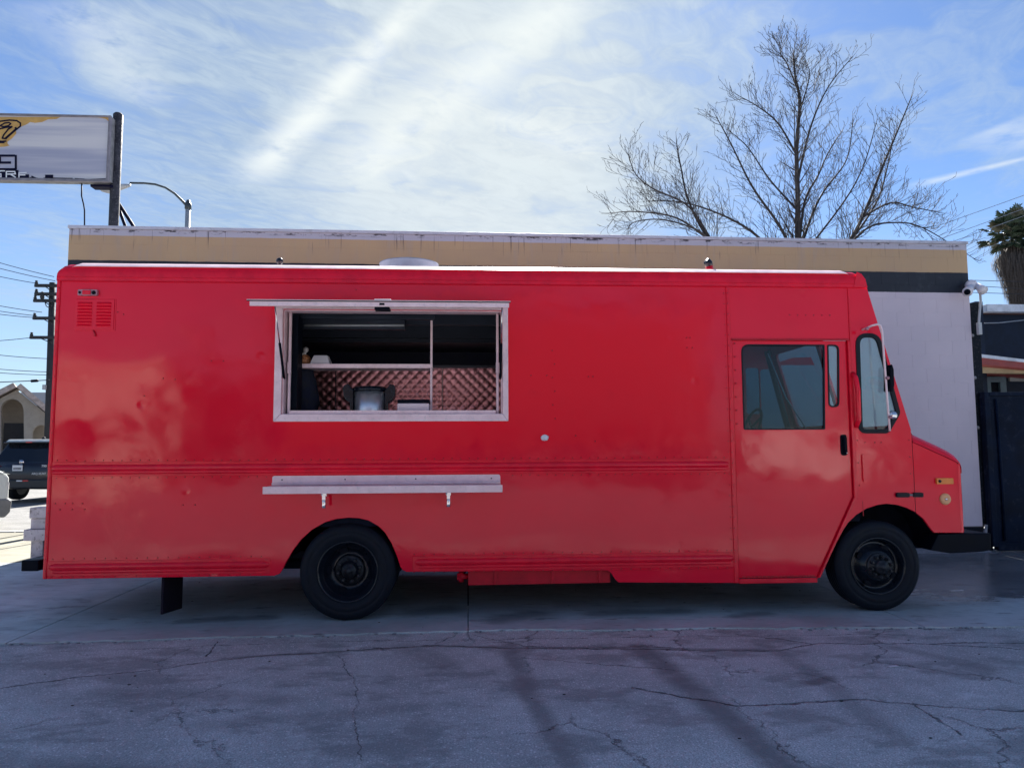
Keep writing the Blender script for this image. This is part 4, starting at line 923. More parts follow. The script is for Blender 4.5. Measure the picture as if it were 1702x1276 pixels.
# wheels
def wheel(cx, r, y0, dish, lugs, hub_r):
    m_ = MB(); w = .235
    ty = [(r*.60, .03), (r*.62, .012), (r*.66, .004), (r*.72, -.006), (r*.80, -.012), (r*.815, -.007), (r*.83, -.012), (r*.90, -.008), (r*.955, .006), (r*.985, .022)]
    for k in range(5): ty += [(r, .03+k*.038), (r, .054+k*.038), (r*.972, .056+k*.038), (r*.972, .066+k*.038)]
    ty += [(r*.985, w-.015), (r*.93, w), (r*.60, w)]
    # rim first: it carries tyre, hub and nuts
    if dish: pf = [(r*.635, .004), (r*.615, -.002), (r*.60, .014), (r*.575, .022), (r*.555, .05), (r*.53, .056), (r*.50, .085), (r*.46, .115), (r*.40, .135), (r*.33, .15), (r*.315, .135), (r*.30, .132), (0, .132)]
    else: pf = [(r*.635, .004), (r*.615, -.002), (r*.60, .014), (r*.575, .022), (r*.555, .06), (r*.52, .075), (r*.47, .068), (r*.40, .032), (r*.335, .006), (r*.325, .0), (r*.30, -.004), (0, -.004)]
    m_.lathe(pf, (cx, y0, r), 'y', 48, caps=False); rim = obj('wheel', m_, 'rim_black', trk)
    m_ = MB(); m_.lathe(ty, (cx, y0, r), 'y', 72, caps=False); obj('tyre', m_, 'tyre', rim)
    for k in range(5 if dish else 4):       # hand holes
        a = 2*math.pi*(k/(5 if dish else 4))+(.62 if dish else 1.05); rad = r*.435; yy = y0+(.118 if dish else .050)
        m_ = MB(); pts = [(math.cos(b)*r*.085, math.sin(b)*r*.060) for b in [2*math.pi*j/14 for j in range(14)]]
        ca, sa = math.cos(a), math.sin(a)
        m_.prism([(cx+ca*rad-sa*u+ca*v, r+sa*rad+ca*u+sa*v) for u, v in pts], (), yy-.012, yy+.04); obj('hand_hole', m_, 'black', rim)
    hy = y0+(.132 if dish else -.004)
    m_ = MB(); m_.lathe([(hub_r, 0), (hub_r, -.012), (hub_r*.92, -.02), (hub_r*.55, -.022), (hub_r*.52, -.055), (hub_r*.45, -.066), (hub_r*.2, -.07), (hub_r*.18, -.082), (0, -.084)], (cx, hy, r), 'y', 32, caps=False); obj('hub', m_, 'hub_dark', rim)
    nut = None
    for k in range(lugs):
        a = 2*math.pi*(k+.3)/lugs; x, z = cx+math.cos(a)*hub_r*.76, r+math.sin(a)*hub_r*.76
        if nut is None:
            m_ = MB(); m_.lathe([(.0165, 0), (.0165, -.022), (.011, -.025), (.010, -.04), (0, -.041)], (x, hy-.02, z), 'y', 6, False); nut = obj('lug_nut', m_, 'hub_dark', rim); n0 = Vector((x, 0, z))
        else:
            c_ = nut.copy(); COL.objects.link(c_); c_.parent = rim; c_.location = nut.location+Vector((x, 0, z))-n0
    return rim
wheel(RX, RR, .0, True, 8, .125)
wheel(FX, FR, .0, False, 10, .118)
for (cx, r, ys) in ((RX, RR, (.29, 1.75, 2.05)), (FX, FR, (2.05,))):
    for y in ys:
        m = MB(); m.lathe([(r*.3, .02), (r*.62, 0), (r*.95, 0), (r, .03), (r, .2), (r*.95, .23), (r*.3, .23)], (cx, y, r), 'y', 32); obj('wheel', m, 'tyre', trk)
# running-board box and pipe
m = MB(); m.prism([(.0, .268), (1.24, .272), (1.24, .42), (.0, .42)], (), .06, .40); obj('step_box', m, 'red_dark', trk, .008)
for x in (.22, .72, 1.13):
    m = MB(); m.box(x, x+.03, .045, .06, .275, .40); obj('strap', m, 'red_dark', trk, .003)
m = MB(); m.tube([(-.085, .12, .335), (0, .12, .335)], .025, 10); m.tube([(-.06, .12, .29), (-.06, .12, .375)], .022, 8); m.lathe([(0, 0), (.032, 0), (.032, .03), (0, .03)], (-.095, .12, .335), 'x', 6, False); obj('pipe_valve', m, 'red_dark', trk)
m = MB(); m.tube([(-.06, .15, .33), (-.02, .15, .41)], .02, 6); obj('valve_bracket', m, 'under', trk)

# louvred vent and lamp at the rear
vx0, vx1, vz0, vz1 = -3.345, -3.025, 2.468, 2.732
m = MB(); m.box(vx0, vx1+.012, -.004, .001, vz0-.012, vz1); vent = obj('louvre_vent', m, 'red_paint', trk, .003)
m = MB(); m.box(vx0-.005, vx1, -.010, -.0035, vz0, vz1-.004); obj('vent_plate', m, 'red_paint', vent, .003)
for col in (0, 1):
    for k in range(8):
        x0 = vx0+.02+col*.158; z = vz0+.030+k*.0272; m = MB()
        m.add([(x0, -.0105, z+.016), (x0+.115, -.0105, z+.016), (x0+.115, -.024, z), (x0, -.024, z), (x0, -.0105, z-.003), (x0+.115, -.0105, z-.003)], [(0, 1, 2, 3), (3, 2, 5, 4), (0, 3, 4), (1, 5, 2)])
        obj('slat', m, 'red_paint', vent)
m = MB(); m.tube([(-3.19, -.008, 2.46), (-3.17, -.012, 2.41)], .007, 6); obj('latch', m, 'red_dark', vent)
m = MB(); m.prism(rounded(rect(-3.325, -3.165, 2.757, 2.808), .010), (), -.028, .001); rl = obj('marker_lamp', m, 'lamp_pink', trk, .005)
m = MB(); m.box(-3.285, -3.215, -.034, -.029, 2.764, 2.802); obj('lens', m, 'red_trim', rl, .004)
m = MB(); m.lathe([(0, -.038), (.014, -.036), (.018, -.028)], (-3.192, 0, 2.782), 'y', 12); obj('screw', m, 'black', rl)
m = MB(); m.lathe([(0, -.036), (.010, -.034), (.012, -.028)], (-3.308, 0, 2.782), 'y', 8); obj('screw', m, 'black', rl)
m = MB(); q = P(905, 727, 0); m.ball((q.x, -.008, q.z), .030, 10, (1.2, .5, .9), .3); obj('fuel_cap', m, 'white_plastic', trk)
# rows of rivets: far too many to count
m = MB(); rnd = random.Random(2)
def rivet(x, z, r=.006, y=-.002): m.lathe([(r, 0), (r*.75, -r*.5), (0, -r*.75)], (x, y, z), 'y', 6)
for z in (1.355, 1.212):
    x = -3.44
    while x < 2.29:
        if not (z < 1.3 and -1.7 < x < .32): rivet(x, z+rnd.uniform(-.003, .003))
        x += .075
for a, b in ((-3.44, -1.68), (-.46, 2.3)):
    for z in (.545, .398):
        x = a
        while x < b: rivet(x, z); x += .085
z = .45
while z < 2.85: rivet(2.328, z, .006, -.012); rivet(-3.49, z, .006, -.013); rivet(2.30, z, .005); z += .095
for x, z in [(3.48, 1.50), (3.48, 1.3), (3.48, 1.1), (3.96, 1.5), (3.96, 1.35), (3.96, 1.2), (3.55, 1.48), (3.64, 1.48), (3.70, 1.48)]+[(2.9+k*.075, 2.63) for k in range(6)]+[(2.385, 1.65+k*.12) for k in range(7)]: rivet(x, z, .008, .0)
for x, z in [(.74+.02*(k % 2), 2.3-.12*k) for k in range(6)]+[(-.98, 2.83), (.55, 2.08), (.69, 2.08), (1.06, 2.07), (1.1, 2.07), (.94, 1.55), (1.11, 1.5), (1.95, 2.42), (1.98, 2.42), (1.95, 2.33), (2.0, 2.33), (-3.0, 2.62), (-2.95, 2.6), (-2.6, 2.05), (-2.5, 2.04), (-2.2, 2.2), (-2.1, 2.2), (-2.75, 1.9), (-2.4, .98), (-2.3, .98), (-3.44, 1.0), (-3.36, 1.0), (-3.3, 1.0), (-3.22, 1.0), (-3.4, .95), (-3.3, .95), (-3.2, .95)]: rivet(x, z, .007)
o = obj('rivets', m, 'red_dark', trk); o['kind'] = 'stuff'

# serving window: frame, jambs, hatch, struts
fo, fi = rect(-1.662, .349, 1.678, 2.70), rect(WX0+.012, WX1-.012, WZ0+.004, WZ1-.004)
ox0, ox1, oz0, oz1 = -1.662, .349, 1.678, 2.70; ix0, ix1, iz0, iz1 = -1.600, .300, 1.742, 2.655
for nm, poly in (('frame_rail', [(ox0, oz0), (ox1, oz0), (ix1, iz0), (ix0, iz0)]), ('frame_rail', [(ix0, iz1), (ix1, iz1), (ox1, oz1), (ox0, oz1)]),
                 ('frame_stile', [(ox0, oz0+.002), (ix0, iz0+.002), (ix0, iz1), (ox0, oz1)]), ('frame_stile', [(ix1, iz0+.002), (ox1, oz0+.002), (ox1, oz1), (ix1, iz1)])):
    if nm == 'frame_rail' and poly[0][1] < 2:
        sf = bpy.data.objects.new('window_frame', None); COL.objects.link(sf); sf.parent = trk; WL[sf.name] = Vector((-.65, 0, 2.2)); sf.location = WL[sf.name]-WL[trk.name]
    m = MB(); m.prism(poly, (), -.030, .006); obj(nm, m, 'alu', sf, .004)
m = MB()
for a in ((WX0+.001, WX0+.012, .008, .13, WZ0+.012, WZ1-.012), (WX1-.012, WX1-.001, .008, .13, WZ0+.012, WZ1-.012), (WX0+.001, WX1-.001, .008, .13, WZ0+.001, WZ0+.011), (WX0+.001, WX1-.001, .008, .13, WZ1-.011, WZ1-.001)): m.box(*a)
obj('jamb_lining', m, 'alu', sf)
for xa in (WX0+.03, WX1-.052):
    m = MB(); m.box(xa, xa+.022, .07, .10, WZ0+.012, WZ1-.012); obj('inner_stile', m, 'alu', sf, .004)
    m = MB(); m.box(xa-.004, xa+.028, .055, .069, 2.10, 2.20); obj('catch', m, 'alu', sf, .004)
m = MB(); m.box(WX0+.06, WX1-.06, .02, .026, WZ0+.006, WZ0+.04); obj('sill_lip', m, 'alu', sf)
hx0, hx1 = -1.706, .325
m = MB(); m.prism([(-.62, 2.566), (.0, 2.690), (.0, 2.712), (-.62, 2.598)], (), hx0, hx1, lambda x, y, z: (y, x, z)); ht = obj('hatch', m, 'soffit', trk)
m = MB(); m.box(hx0, hx1, -.640, -.621, 2.560, 2.604); obj('edge_trim', m, 'alu', ht, .004)
m = MB(); m.box(hx0-.02, hx1+.012, -.650, -.60, 2.6055, 2.610); obj('top_lip', m, 'alu_white', ht)
m = MB(); m.box(hx0-.02, hx1+.012, -.646, -.641, 2.597, 2.6035); obj('rubber_seal', m, 'rubber', ht)
for xa in (hx0, hx1-.03):
    m = MB(); m.prism([(-.619, 2.562), (.0, 2.684), (.0, 2.6895), (-.619, 2.5655)], (), xa, xa+.03, lambda x, y, z: (y, x, z)); obj('edge_channel', m, 'alu_white', ht)
m = MB(); m.box(-.74, -.62, -.632, -.55, 2.536, 2.5595); obj('latch', m, 'black', ht, .004)
m = MB(); m.box(-.70, -.66, -.6445, -.6405, 2.572, 2.588); obj('latch_slot', m, 'black', ht)
m = MB(); m.box(-.74, -.61, -.64, -.58, 2.6105, 2.622); obj('latch_cover', m, 'alu_white', ht, .003)
for xa, s in ((-1.588, 1), (.283, -1)):
    a, b = Vector((xa, .02, 2.05)), Vector((xa+.0, -.34, 2.618)); c = a.lerp(b, .5)
    m = MB(); m.tube([a, c], .011, 8); st_ = obj('gas_strut', m, 'black', trk)
    m = MB(); m.tube([c, b], .006, 6); obj('strut_rod', m, 'chrome', st_)

# fold-down counter
cx0, cx1 = -1.662, .277
m = MB(); m.prism(rounded(rect(cx0, cx1, 1.135, 1.218), [.002, .002, .02, .02]), (), -.012, -.001); ct = obj('counter', m, 'alu', trk, .002)
m = MB(); m.box(cx0, cx1, -.285, -.004, 1.128, 1.137); obj('counter_top', m, 'alu', ct)
m = MB(); m.box(cx0-.002, cx1+.006, -.296, -.285, 1.082, 1.142); obj('counter_lip', m, 'alu', ct, .003)
m = MB(); m.tube([(cx0, -.02, 1.150), (cx1, -.02, 1.150)], .012, 8); obj('hinge_rod', m, 'alu', ct)
for xa in (-1.20, -.165):
    m = MB(); m.box(xa-.014, xa+.014, -.16, -.13, 1.02, 1.127); m.tube([(xa, -.145, 1.02), (xa, -.145, .955)], .017, 10); m.tube([(xa-.02, -.15, 1.06), (xa+.005, -.165, 1.12)], .008, 6); m.box(xa-.02, xa+.02, -.14, -.002, 1.05, 1.075); obj('bracket', m, 'chrome', ct, .002)
for xa in (-1.58, -1.05, -.45, .20):
    m = MB(); m.lathe([(0, -.018), (.005, -.017), (.006, -.012)], (xa, 0, 1.185), 'y', 8); obj('screw', m, 'black', ct)

# kitchen inside
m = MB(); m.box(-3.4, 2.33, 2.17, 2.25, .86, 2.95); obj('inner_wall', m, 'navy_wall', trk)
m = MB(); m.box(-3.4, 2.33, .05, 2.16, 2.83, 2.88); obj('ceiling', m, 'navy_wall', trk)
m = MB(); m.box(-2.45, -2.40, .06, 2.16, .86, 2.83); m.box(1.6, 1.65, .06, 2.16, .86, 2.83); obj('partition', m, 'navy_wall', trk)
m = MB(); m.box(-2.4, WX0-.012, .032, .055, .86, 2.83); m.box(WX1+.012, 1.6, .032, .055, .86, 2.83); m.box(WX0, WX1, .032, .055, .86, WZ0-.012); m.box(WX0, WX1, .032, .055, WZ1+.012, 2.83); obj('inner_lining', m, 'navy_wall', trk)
# diamond-pressed steel splash-back: real relief
qa, qb, qz0, qz1, pit = -2.3, 1.0, 1.55, 2.37, .112
qp = MB(); nx2 = int((qb-qa)/(pit/8)); nz2 = int((qz1-qz0)/(pit/8)); V = []
for i in range(nx2+1):
    for k in range(nz2+1):
        x = qa+(qb-qa)*i/nx2; z = qz0+(qz1-qz0)*k/nz2
        u = (x+z)/pit; v = (x-z)/pit; du = abs(u-round(u))*2; dv = abs(v-round(v))*2
        hgt = min(1, du*2.2)**.8*min(1, dv*2.2)**.8*.75+.25*du*dv
        V.append((x, 2.165-.0075*hgt-.004*mnoise.noise((x*2.2, z*2.2, 1)), z))
qp.add(V, [(i*(nz2+1)+k, (i+1)*(nz2+1)+k, (i+1)*(nz2+1)+k+1, i*(nz2+1)+k+1) for i in range(nx2) for k in range(nz2)], True)
obj('splashback', qp, 'quilt_steel', trk)
for xa in (P(557, 650, 2.1).x, P(735, 660, 2.1).x):
    m = MB(); m.box(xa-.006, xa+.006, 2.125, 2.14, qz0, qz1); obj('splashback_joint', m, 'steel_dark' if xa < -.8 else 'alu', trk)
m = MB(); m.box(-2.3, 1.4, 2.08, 2.165, 2.37, 2.40); obj('splashback_cap', m, 'steel_dark', trk)
m = MB(); m.box(-2.3, 1.2, 1.55, 2.12, 1.46, 1.50); obj('worktop', m, 'steel', trk)
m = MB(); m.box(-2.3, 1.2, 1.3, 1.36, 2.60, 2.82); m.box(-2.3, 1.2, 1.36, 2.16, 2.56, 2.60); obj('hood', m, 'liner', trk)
m = MB(); m.box(-1.66, .33, .06, .60, 1.700, 1.718); obj('serving_shelf', m, 'alu', trk)
shx0, shx1 = P(483, 606, .30).x, P(719, 606, .30).x; shz0, shz1 = P(600, 611.5, .30).z, P(600, 604.5, .30).z
m = MB(); m.box(shx0, shx1, .30, .315, shz0, shz1); m.box(shx0, shx1, .315, .62, shz0+.006, shz0+.014); sh = obj('upper_shelf', m, 'alu', trk, .003)
for px, zt in ((484, 2.60), (715, 2.62)):
    xa = P(px+2, 606, .33).x; m = MB(); m.box(xa-.010, xa+.010, .322, .342, 1.718, zt); obj('shelf_post', m, 'alu', trk, .002)
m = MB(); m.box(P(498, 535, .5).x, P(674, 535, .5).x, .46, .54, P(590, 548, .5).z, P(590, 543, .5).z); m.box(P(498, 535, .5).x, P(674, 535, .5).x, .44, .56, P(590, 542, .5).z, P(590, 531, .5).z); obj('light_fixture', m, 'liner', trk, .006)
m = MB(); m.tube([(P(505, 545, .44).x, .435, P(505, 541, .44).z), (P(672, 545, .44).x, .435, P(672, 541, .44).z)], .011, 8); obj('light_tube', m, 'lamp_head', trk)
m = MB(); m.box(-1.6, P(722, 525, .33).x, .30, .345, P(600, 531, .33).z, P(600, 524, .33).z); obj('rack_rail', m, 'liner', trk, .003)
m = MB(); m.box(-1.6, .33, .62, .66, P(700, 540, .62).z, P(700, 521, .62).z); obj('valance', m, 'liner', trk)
m = MB(); m.box(-1.57, -1.50, .12, .30, 1.72, 2.62); obj('side_panel', m, 'black', trk)

# things standing in the window
def pz(px, py, Y): q = P(px, py, Y); return q.x, q.z
pc = P(615, 665, .34); zbase = 1.719; ztop = P(615, 646, .34).z; pr = (P(641, 660, .34).x-P(589, 660, .34).x)/2
pot = thing('soup_warmer', 'round steel cooker with black rim and two large black side handles in the serving window', 'cooker', (pc.x, .34, zbase))
m = MB(); m.lathe([(pr*.96, 0), (pr, .012), (pr, ztop-zbase-.03)], (pc.x, .34, zbase), 'z', 48); obj('body', m, 'steel', pot)
hh = ztop-zbase
m = MB(); m.lathe([(pr*1.01, hh-.032), (pr*1.10, hh-.026), (pr*1.12, hh-.008), (pr*1.06, hh+.006), (pr*.96, hh+.016), (pr*.6, hh+.020), (0, hh+.022)], (pc.x, .34, zbase), 'z', 40); obj('lid', m, 'rim_black', pot)
for s in (-1, 1):
    m = MB(); m.prism([(pc.x+s*pr*a, zbase+b) for a, b in ((1.0, 0), (1.20, 0), (1.22, hh*.50), (1.50, hh*.62), (1.64, hh*.76), (1.66, hh*1.0), (1.58, hh*1.12), (1.30, hh*1.14), (1.18, hh*1.04), (1.0, hh*.95))], (), .27, .41); obj('handle', m, 'rim_black', pot, .02, 3)
bx = [P(660, 690, .12), P(713, 690, .12)]; bzt = P(690, 670, .12).z; btt = P(690, 663.5, .12).z
bxx = thing('white_bin', 'white box with black lid at the right of the cooker in the serving window', 'box', ((bx[0].x+bx[1].x)/2, .2, zbase))
m = MB(); m.box(bx[0].x, bx[1].x, .12, .34, zbase, bzt); obj('box_body', m, 'alu_white', bxx, .008)
m = MB(); m.box(bx[0].x, bx[1].x, .125, .335, bzt+.002, btt); obj('lid', m, 'black', bxx, .006)
m = MB(); q0, q1 = P(680, 686, .12), P(694, 682.5, .12); m.box(q0.x, q1.x, .112, .119, q0.z, q1.z); obj('label', m, 'car_grey', bxx)
sz = shz0+.015
q = P(504, 595, .42); ob = thing('onion_bag', 'knotted clear bag of brown onions on the upper shelf', 'bag', (q.x, .42, sz))
m = MB(); m.ball((q.x, .42, sz+.062), .072, 18, (1, .85, .9), .22); obj('sack', m, 'onion', ob)
rnd = random.Random(5)
for k in range(10):
    a = rnd.uniform(0, 6.28); m = MB(); m.ball((q.x+.045*math.cos(a), .42-.045*abs(math.sin(a)), sz+.03+rnd.random()*.06), .027, 9, (1, 1, .9), .1); obj('onion', m, 'onion', ob)
m = MB(); m.tube([(q.x, .42, sz+.11), (q.x+.012, .42, sz+.135), (q.x+.02, .42, sz+.165), (q.x+.035, .42, sz+.185)], [.05, .014, .028, .018], 9); obj('bag_neck', m, 'bag_clear', ob)
a0, a1 = P(516, 600, .36).x, P(548, 600, .36).x; zt_ = P(530, 590, .36).z
fb = MB(); ins = .028
fb.loft([[(a0+i_, .345+i_, z_), (a1-i_, .345+i_, z_), (a1-i_, .50-i_, z_), (a0+i_, .50-i_, z_)] for i_, z_ in ((.012, sz), (.0, sz+.03), (.0, sz+.036), (ins*.5, sz+(zt_-sz)*.7), (ins, zt_))], False, True)
tag(obj('takeout_box', fb, 'foam_white', None, .004), 'white foam takeout box beside the onion bag on the upper shelf', 'box')
cb = MB(); q = P(505, 655, .55); pts = []
secs = []
for u in range(9):
    py = 612+u*(691-612)/8; z = P(500, py, .55).z; xr = [520, 522, 524.5, 527, 529, 531, 532, 529, 524][u]
    x1_ = P(xr, 650, .55).x; x0_ = P(476, 650, .55).x; c_ = (x0_+x1_)/2; hw = (x1_-x0_)/2
    secs.append([(c_+hw*math.cos(a)*(1+.06*mnoise.noise((a, u*.7, 2))), .55+.12*math.sin(a)*(1+.2*mnoise.noise((a*2, u, 5))), max(1.72, z)) for a in [2*math.pi*k/20 for k in range(20)]])
cb.loft(secs, True, True); tag(obj('hanging_jacket', cb, 'navy_cloth'), 'dark navy cloth bundle hanging at the left side of the serving window', 'cloth')

# things on the roof
rv = thing('roof_vent', 'round galvanised vent rising from the truck roof above the serving window', 'vent', (P(680, 440, .75).x, .75, 3.06))
x0, x1 = P(631, 440, .75).x, P(729, 440, .75).x; cz = P(680, 427.5, .46).z+.024; r = (x1-x0)/2; cc = (x0+x1)/2
m = MB(); m.lathe([(r*.985, -.25), (r*.985, -.02), (r, 0), (r*1.0, .012), (r*.985, .012), (r*.90, -.02), (r*.88, -.2)], (cc, .75, cz-.035), 'z', 48, caps=False); obj('drum', m, 'galvanised', rv)
m = MB(); m.lathe([(r*.87, -.1), (0, -.1)], (cc, .75, cz-.035), 'z', 32, caps=False); obj('fan_guard', m, 'steel_dark', rv)
obj('blue_sticker', MB().add([(cc-r*.99*math.cos(a), .75-r*.99*math.sin(a), cz-.035+z) for a in (.30, .42, .54, .66) for z in (-.085, -.05)], [(0, 2, 3, 1), (2, 4, 5, 3), (4, 6, 7, 5)]), 'sticker_blue', rv)
q = P(465, 434, .30); lk = thing('roof_lamp', 'small black roof lamp on the rear half of the truck roof', 'lamp', (q.x, .30, 3.06))
m = MB(); m.tube([(q.x, .30, 3.05), (q.x, .30, q.z-.02)], .014, 8); obj('stem', m, 'black', lk)
m = MB(); m.ball((q.x, .30, q.z), .032, 14); obj('globe', m, 'rim_black', lk)
q = P(1178, 442, .30); ck = thing('roof_beacon', 'short black and red curved pipe cap on the truck roof above the cab end', 'vent pipe', (q.x, .30, 3.06))
m = MB(); m.tube([(q.x+.01, .30, 3.05), (q.x+.005, .30, q.z)], .034, 12); obj('stem', m, 'red_dark', ck)
m = MB(); m.tube([(q.x+.005, .30, q.z), (q.x-.002, .295, q.z+.025), (q.x-.025, .28, q.z+.04)], [.036, .036, .034], 12); obj('cap', m, 'rim_black', ck)

# ------------------------------------------------------------------ bare tree behind the building
TY = 15.0
rt = random.Random(11)
tree = thing('bare_tree', 'large leafless tree with upswept limbs rising behind the painted building', 'tree', (P(1326, 600, TY).x, TY, 0))
def lift(pts, depth=0.0): return [P(x, y, TY)+Vector((0, depth*i/(len(pts)-1), 0)) for i, (x, y) in enumerate(pts)]
def smooth_path(pts, n):
    out = []
    for i in range(len(pts)-1):
        p0, p1, p2, p3 = pts[max(0, i-1)], pts[i], pts[i+1], pts[min(len(pts)-1, i+2)]
        for k in range(n):
            t_ = k/n; out.append(.5*((2*p1)+(p2-p0)*t_+(2*p0-5*p1+4*p2-p3)*t_*t_+(3*p1-p0-3*p2+p3)*t_**3))
    return out+[pts[-1]]
tw = MB()
def grow(mb, p, d, L, r, lvl):
    n = max(3, int(L/.16)); pts = [p.copy()]; rs = [r]; st = L/n; d = d.normalized()
    curl = Vector((rt.uniform(-1, 1), rt.uniform(-1, 1), rt.uniform(-.2, .6)))*.10
    for i in range(n):
        d = (d+curl+Vector((0, 0, .10))+Vector((rt.gauss(0, .08), rt.gauss(0, .08), rt.gauss(0, .05)))).normalized()
        p = p+d*st; pts.append(p.copy()); rs.append(max(.0045, r*(1-.8*(i+1)/n)))
        if lvl > 0 and i >= 1 and rt.random() < (.88 if lvl > 1 else .72):
            ax = d.orthogonal().normalized(); ax.rotate(Matrix.Rotation(rt.uniform(0, 6.28), 3, d))
            nd = (d*math.cos(.75)+ax*math.sin(.75)+Vector((0, 0, .15)))
            grow(mb, p.copy(), nd, L*rt.uniform(.30, .55)*(1-.35*i/n), max(.005, rs[-1]*.62), lvl-1)
    mb.tube(pts, rs, 4 if r < .02 else 6, False)
main = [([(1330, 720), (1328, 560), (1326, 392), (1326, 330), (1324, 250), (1329, 170), (1322, 130), (1319, 96)], .19, .02, 0, 'trunk'),
        ([(1327, 420), (1345, 330), (1375, 280), (1400, 235), (1432, 190)], .07, .012, 1.2, 'limb'),
        ([(1326, 300), (1340, 220), (1362, 160), (1396, 116)], .06, .010, -.8, 'limb'),
        ([(1325, 260), (1300, 200), (1272, 165), (1245, 140)], .05, .010, .8, 'limb'),
        ([(1328, 190), (1345, 140), (1352, 112), (1350, 95)], .04, .008, .4, 'limb'), ([(1326, 150), (1305, 110), (1292, 98), (1287, 84)], .035, .008, -.4, 'limb'),
        ([(1327, 440), (1290, 380), (1240, 320), (1200, 255), (1172, 218)], .08, .012, -1.0, 'limb'),
        ([(1326, 350), (1290, 290), (1262, 225), (1238, 185)], .05, .01, 1.4, 'limb'),
        ([(1328, 470), (1270, 395), (1220, 355), (1150, 325), (1095, 318)], .08, .012, .9, 'limb'),
        ([(1330, 520), (1390, 430), (1422, 370), (1450, 290), (1468, 238), (1486, 185)], .11, .014, -.9, 'limb'),
        ([(1330, 500), (1410, 410), (1468, 330), (1494, 262), (1508, 212)], .07, .012, .8, 'limb'),
        ([(1428, 365), (1475, 340), (1512, 350), (1548, 360)], .05, .01, -.4, 'limb'),
        ([(1325, 430), (1360, 350), (1392, 300), (1440, 240), (1462, 160)], .07, .012, 1.6, 'limb'),
        ([(1329, 560), (1245, 470), (1185, 400), (1150, 330), (1138, 270), (1132, 225)], .10, .012, .5, 'limb'),
        ([(1180, 395), (1140, 345), (1080, 320), (1050, 300), (1036, 272)], .05, .01, -.7, 'limb'),
        ([(1190, 408), (1130, 360), (1065, 345), (1018, 344)], .055, .01, .6, 'limb'), ([(1200, 420), (1160, 385), (1100, 368), (1055, 372), (1040, 384)], .045, .01, -.3, 'limb'),
        ([(1400, 420), (1440, 380), (1490, 374), (1525, 386), (1572, 418), (1600, 440)], .05, .008, -.6, 'limb'),
        ([(1330, 440), (1316, 330), (1300, 260), (1290, 205)], .05, .01, -1.3, 'limb'), ([(1330, 430), (1385, 350), (1405, 300), (1412, 240)], .05, .01, -1.5, 'limb')]
for pts, r0, r1, dep, nm in main:
    r0 *= .72; pth = smooth_path(lift(pts, dep), 7); n = len(pth)
    rs = [r0+(r1-r0)*(i/(n-1))**.8 for i in range(n)]
    m = MB(); m.tube(pth, rs, 8); obj(nm, m, 'bark', tree)
    for i in range(2, n-1):
        if pth[i].z < 4.3: continue
        d = (pth[i+1]-pth[i-1]).normalized(); k = 2 if rt.random() < .85 else 1
        for _ in range(k):
            ax = d.orthogonal().normalized(); ax.rotate(Matrix.Rotation(rt.uniform(0, 6.28), 3, d))
            frac = i/n
            grow(tw, pth[i].copy(), d*.6+ax*.75+Vector((0, 0, .1)), rt.uniform(.5, 1.3)*(1.2-.65*frac), max(.007, rs[i]*.30), 2)
    grow(tw, pth[-1].copy(), pth[-1]-pth[-2], .28, r1*.8, 1)
o = obj('twigs', tw, 'bark', tree); o['kind'] = 'stuff'

# ------------------------------------------------------------------ fan palm at the right edge
PY_ = 26.0
pcx = P(1697, 420, PY_); palm = thing('fan_palm', 'fan palm with thick skirt of dead brown fronds at the right edge', 'palm tree', (pcx.x, PY_, 0))
m = MB(); m.tube([(pcx.x, PY_, 0), (pcx.x, PY_, pcx.z)], [.42, .33], 14); obj('trunk', m, 'bark', palm)
k_ = FOC/(PY_+DIST); rp = random.Random(3)
m = MB()
for i in range(2600):                     # hanging dead fronds as a shaggy thatch
    a = rp.uniform(0, 2*math.pi); u = rp.random(); z = P(1690, 408+u*120, PY_).z
    hw = (28+80*u if u < .2 else 44-55*(u-.2) if u < .4 else 33-36*(u-.4)+0)/k_+4*rp.random()/k_
    top = Vector((pcx.x+hw*math.cos(a), PY_+hw*math.sin(a), z)); L = rp.uniform(.25, .7); s = Vector((-math.sin(a), math.cos(a), 0))*rp.uniform(.012, .03)
    out_ = Vector((math.cos(a), math.sin(a), 0)); e = top-Vector((0, 0, L))+out_*rp.uniform(-.14, .05)+s*rp.uniform(-2, 2)
    m.add([top-s, top+s, e], [(0, 1, 2)])
m.tube([(pcx.x, PY_, P(1690, 528, PY_).z), (pcx.x, PY_, P(1690, 430, PY_).z), (pcx.x, PY_, P(1690, 405, PY_).z)], [10/k_, 38/k_, 22/k_], 20); o = obj('dead_skirt', m, 'palm_skirt', palm); o['kind'] = 'stuff'
crown = Vector((P(1686, 394, PY_).x, PY_, P(1697, 396, PY_).z))
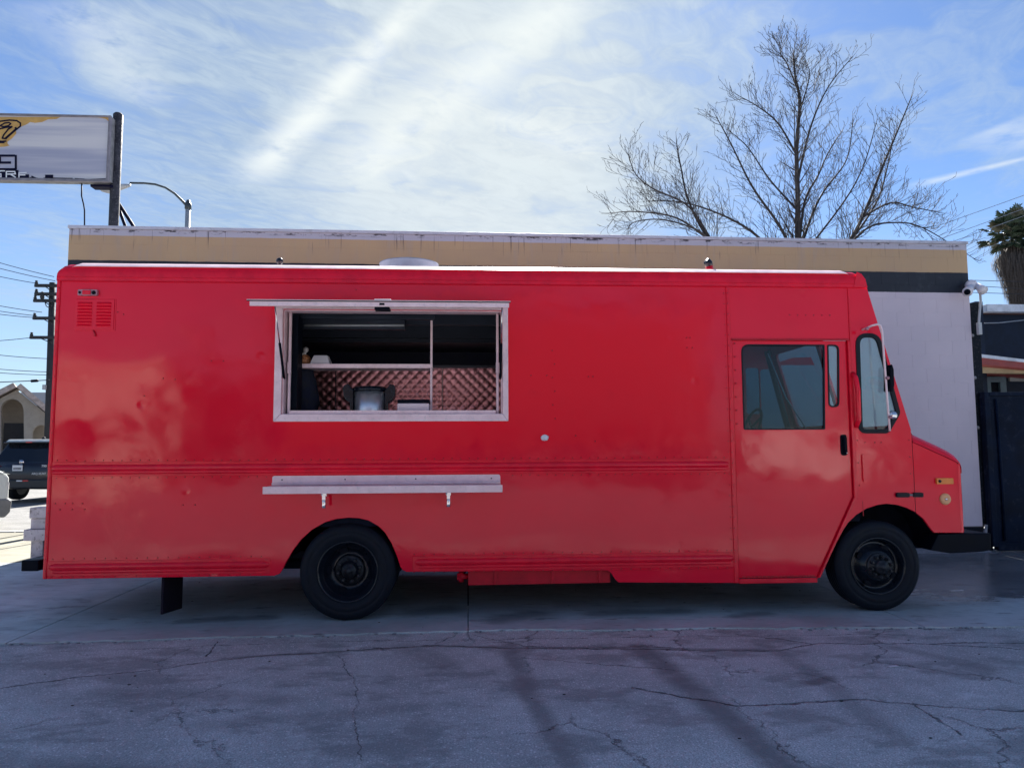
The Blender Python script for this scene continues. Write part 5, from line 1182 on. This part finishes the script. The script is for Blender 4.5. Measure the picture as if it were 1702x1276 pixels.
for i in range(110):
    a = rp.uniform(0, 2*math.pi); el = rp.uniform(-.6, 1.45); L = rp.uniform(.55, 1.3)
    d = Vector((math.cos(a)*math.cos(el), math.sin(a)*math.cos(el), math.sin(el))); m = MB(); hb = crown+d*L
    m.tube([crown, crown+d*L*.6+Vector((0, 0, .03)), hb], .014, 4, False)
    sd = d.cross(ZV).normalized() if abs(d.z) < .98 else Vector((1, 0, 0)); upv = sd.cross(d).normalized(); R = rp.uniform(.40, .60)
    nb_ = 15
    for j in range(nb_):
        t_ = (j/(nb_-1)-.5)*3.9; v = (d*math.cos(t_)+sd*math.sin(t_)).normalized(); w = (-d*math.sin(t_)+sd*math.cos(t_))*R*.075
        l_ = R*(.75+.25*math.cos(t_))*rp.uniform(.85, 1.1); mid = hb+v*l_*.62+upv*.02; tip = hb+v*l_+Vector((0, 0, -.05-.08*rp.random()))
        m.add([hb, mid-w, tip, mid+w], [(0, 1, 2), (0, 2, 3)])
    obj('frond', m, 'palm_leaf' if rp.random() < .68 else 'palm_pale', palm)

# ------------------------------------------------------------------ across the street, seen in the truck's paint
for nm, x0, x1, y, h, mt, lb in (('shopfront', -15.6, -11.2, -21, 4.3, 'facade_cream', 'low sunlit cream shopfront mirrored as a bright patch near the rear of the truck'),
                                 ('brick_block', -7.6, 9.4, -22, 6.6, 'facade_brown', 'tall brown brick block mirrored in the middle of the truck side')):
    b = thing(nm, lb, 'building', ((x0+x1)/2, y, 0))
    m = MB(); m.box(x0, x1, y-9, y, 0, h); obj('wall', m, mt, b)
    m = MB(); m.box(x0-.2, x1+.2, y-.1, y+.25, h-.1, h+.25); obj('parapet', m, mt, b)
    m = MB(); m.box(x0+.3, x1-.3, y-.02, y+.9, 2.45, 2.6); obj('canopy', m, 'facade_brown', b)
    x = x0+.5
    while x < x1-2.2:
        m = MB(); m.box(x, x+1.9, y-.02, y+.05, .5, 2.4); obj('window', m, 'facade_glass', b); x += 2.2
for x, y, h in ((-10.2, -23, 5.2), (-8.6, -24, 4.7)):
    b = thing('shade_tree', 'round dark tree mirrored in the truck side left of the serving window' if h > 5 else 'smaller dark tree mirrored in the truck side beside the taller one', 'tree', (x, y, 0))
    m = MB(); m.tube([(x, y, 0), (x, y, 2.4)], [.16, .10], 8); obj('trunk', m, 'bark', b)
    m = MB(); q = random.Random(int(h*10))
    for k in range(900):
        d = Vector((q.gauss(0, 1), q.gauss(0, 1), q.gauss(0, 1))).normalized()*(q.random()**.4); c = Vector((x+d.x*1.5, y+d.y*1.5, 3.1+d.z*(h-3.1))); u = Vector((q.gauss(0, 1), q.gauss(0, 1), q.gauss(0, 1))).normalized()*.16; w = u.orthogonal().normalized()*.12
        m.add([c-u, c+w, c+u, c-w], [(0, 1, 2, 3)])
    obj('crown', m, 'palm_leaf', b)

van = thing('parked_van', 'long white van parked in the sun, mirrored as the pale band across the cab door', 'van', (12.9, -20.6, 0))
m = MB(); m.prism(rounded([(10.4, .35), (15.4, .35), (15.4, 1.15), (15.0, 1.3), (14.4, 2.0), (14.1, 2.1), (10.4, 2.1)], .08), (), -22.4, -20.6); obj('body', m, 'car_white', van, .04)
m = MB(); m.prism([(13.2, 1.35), (14.2, 1.35), (14.0, 1.9), (13.2, 1.9)], (), -20.61, -20.585); obj('window', m, 'car_glass', van)
for x in (11.3, 14.4):
    m = MB(); m.lathe([(.2, -.12), (.33, -.12), (.35, 0), (.33, .12), (.2, .12)], (x, -20.7, .35), 'y', 20); obj('wheel', m, 'tyre', van)
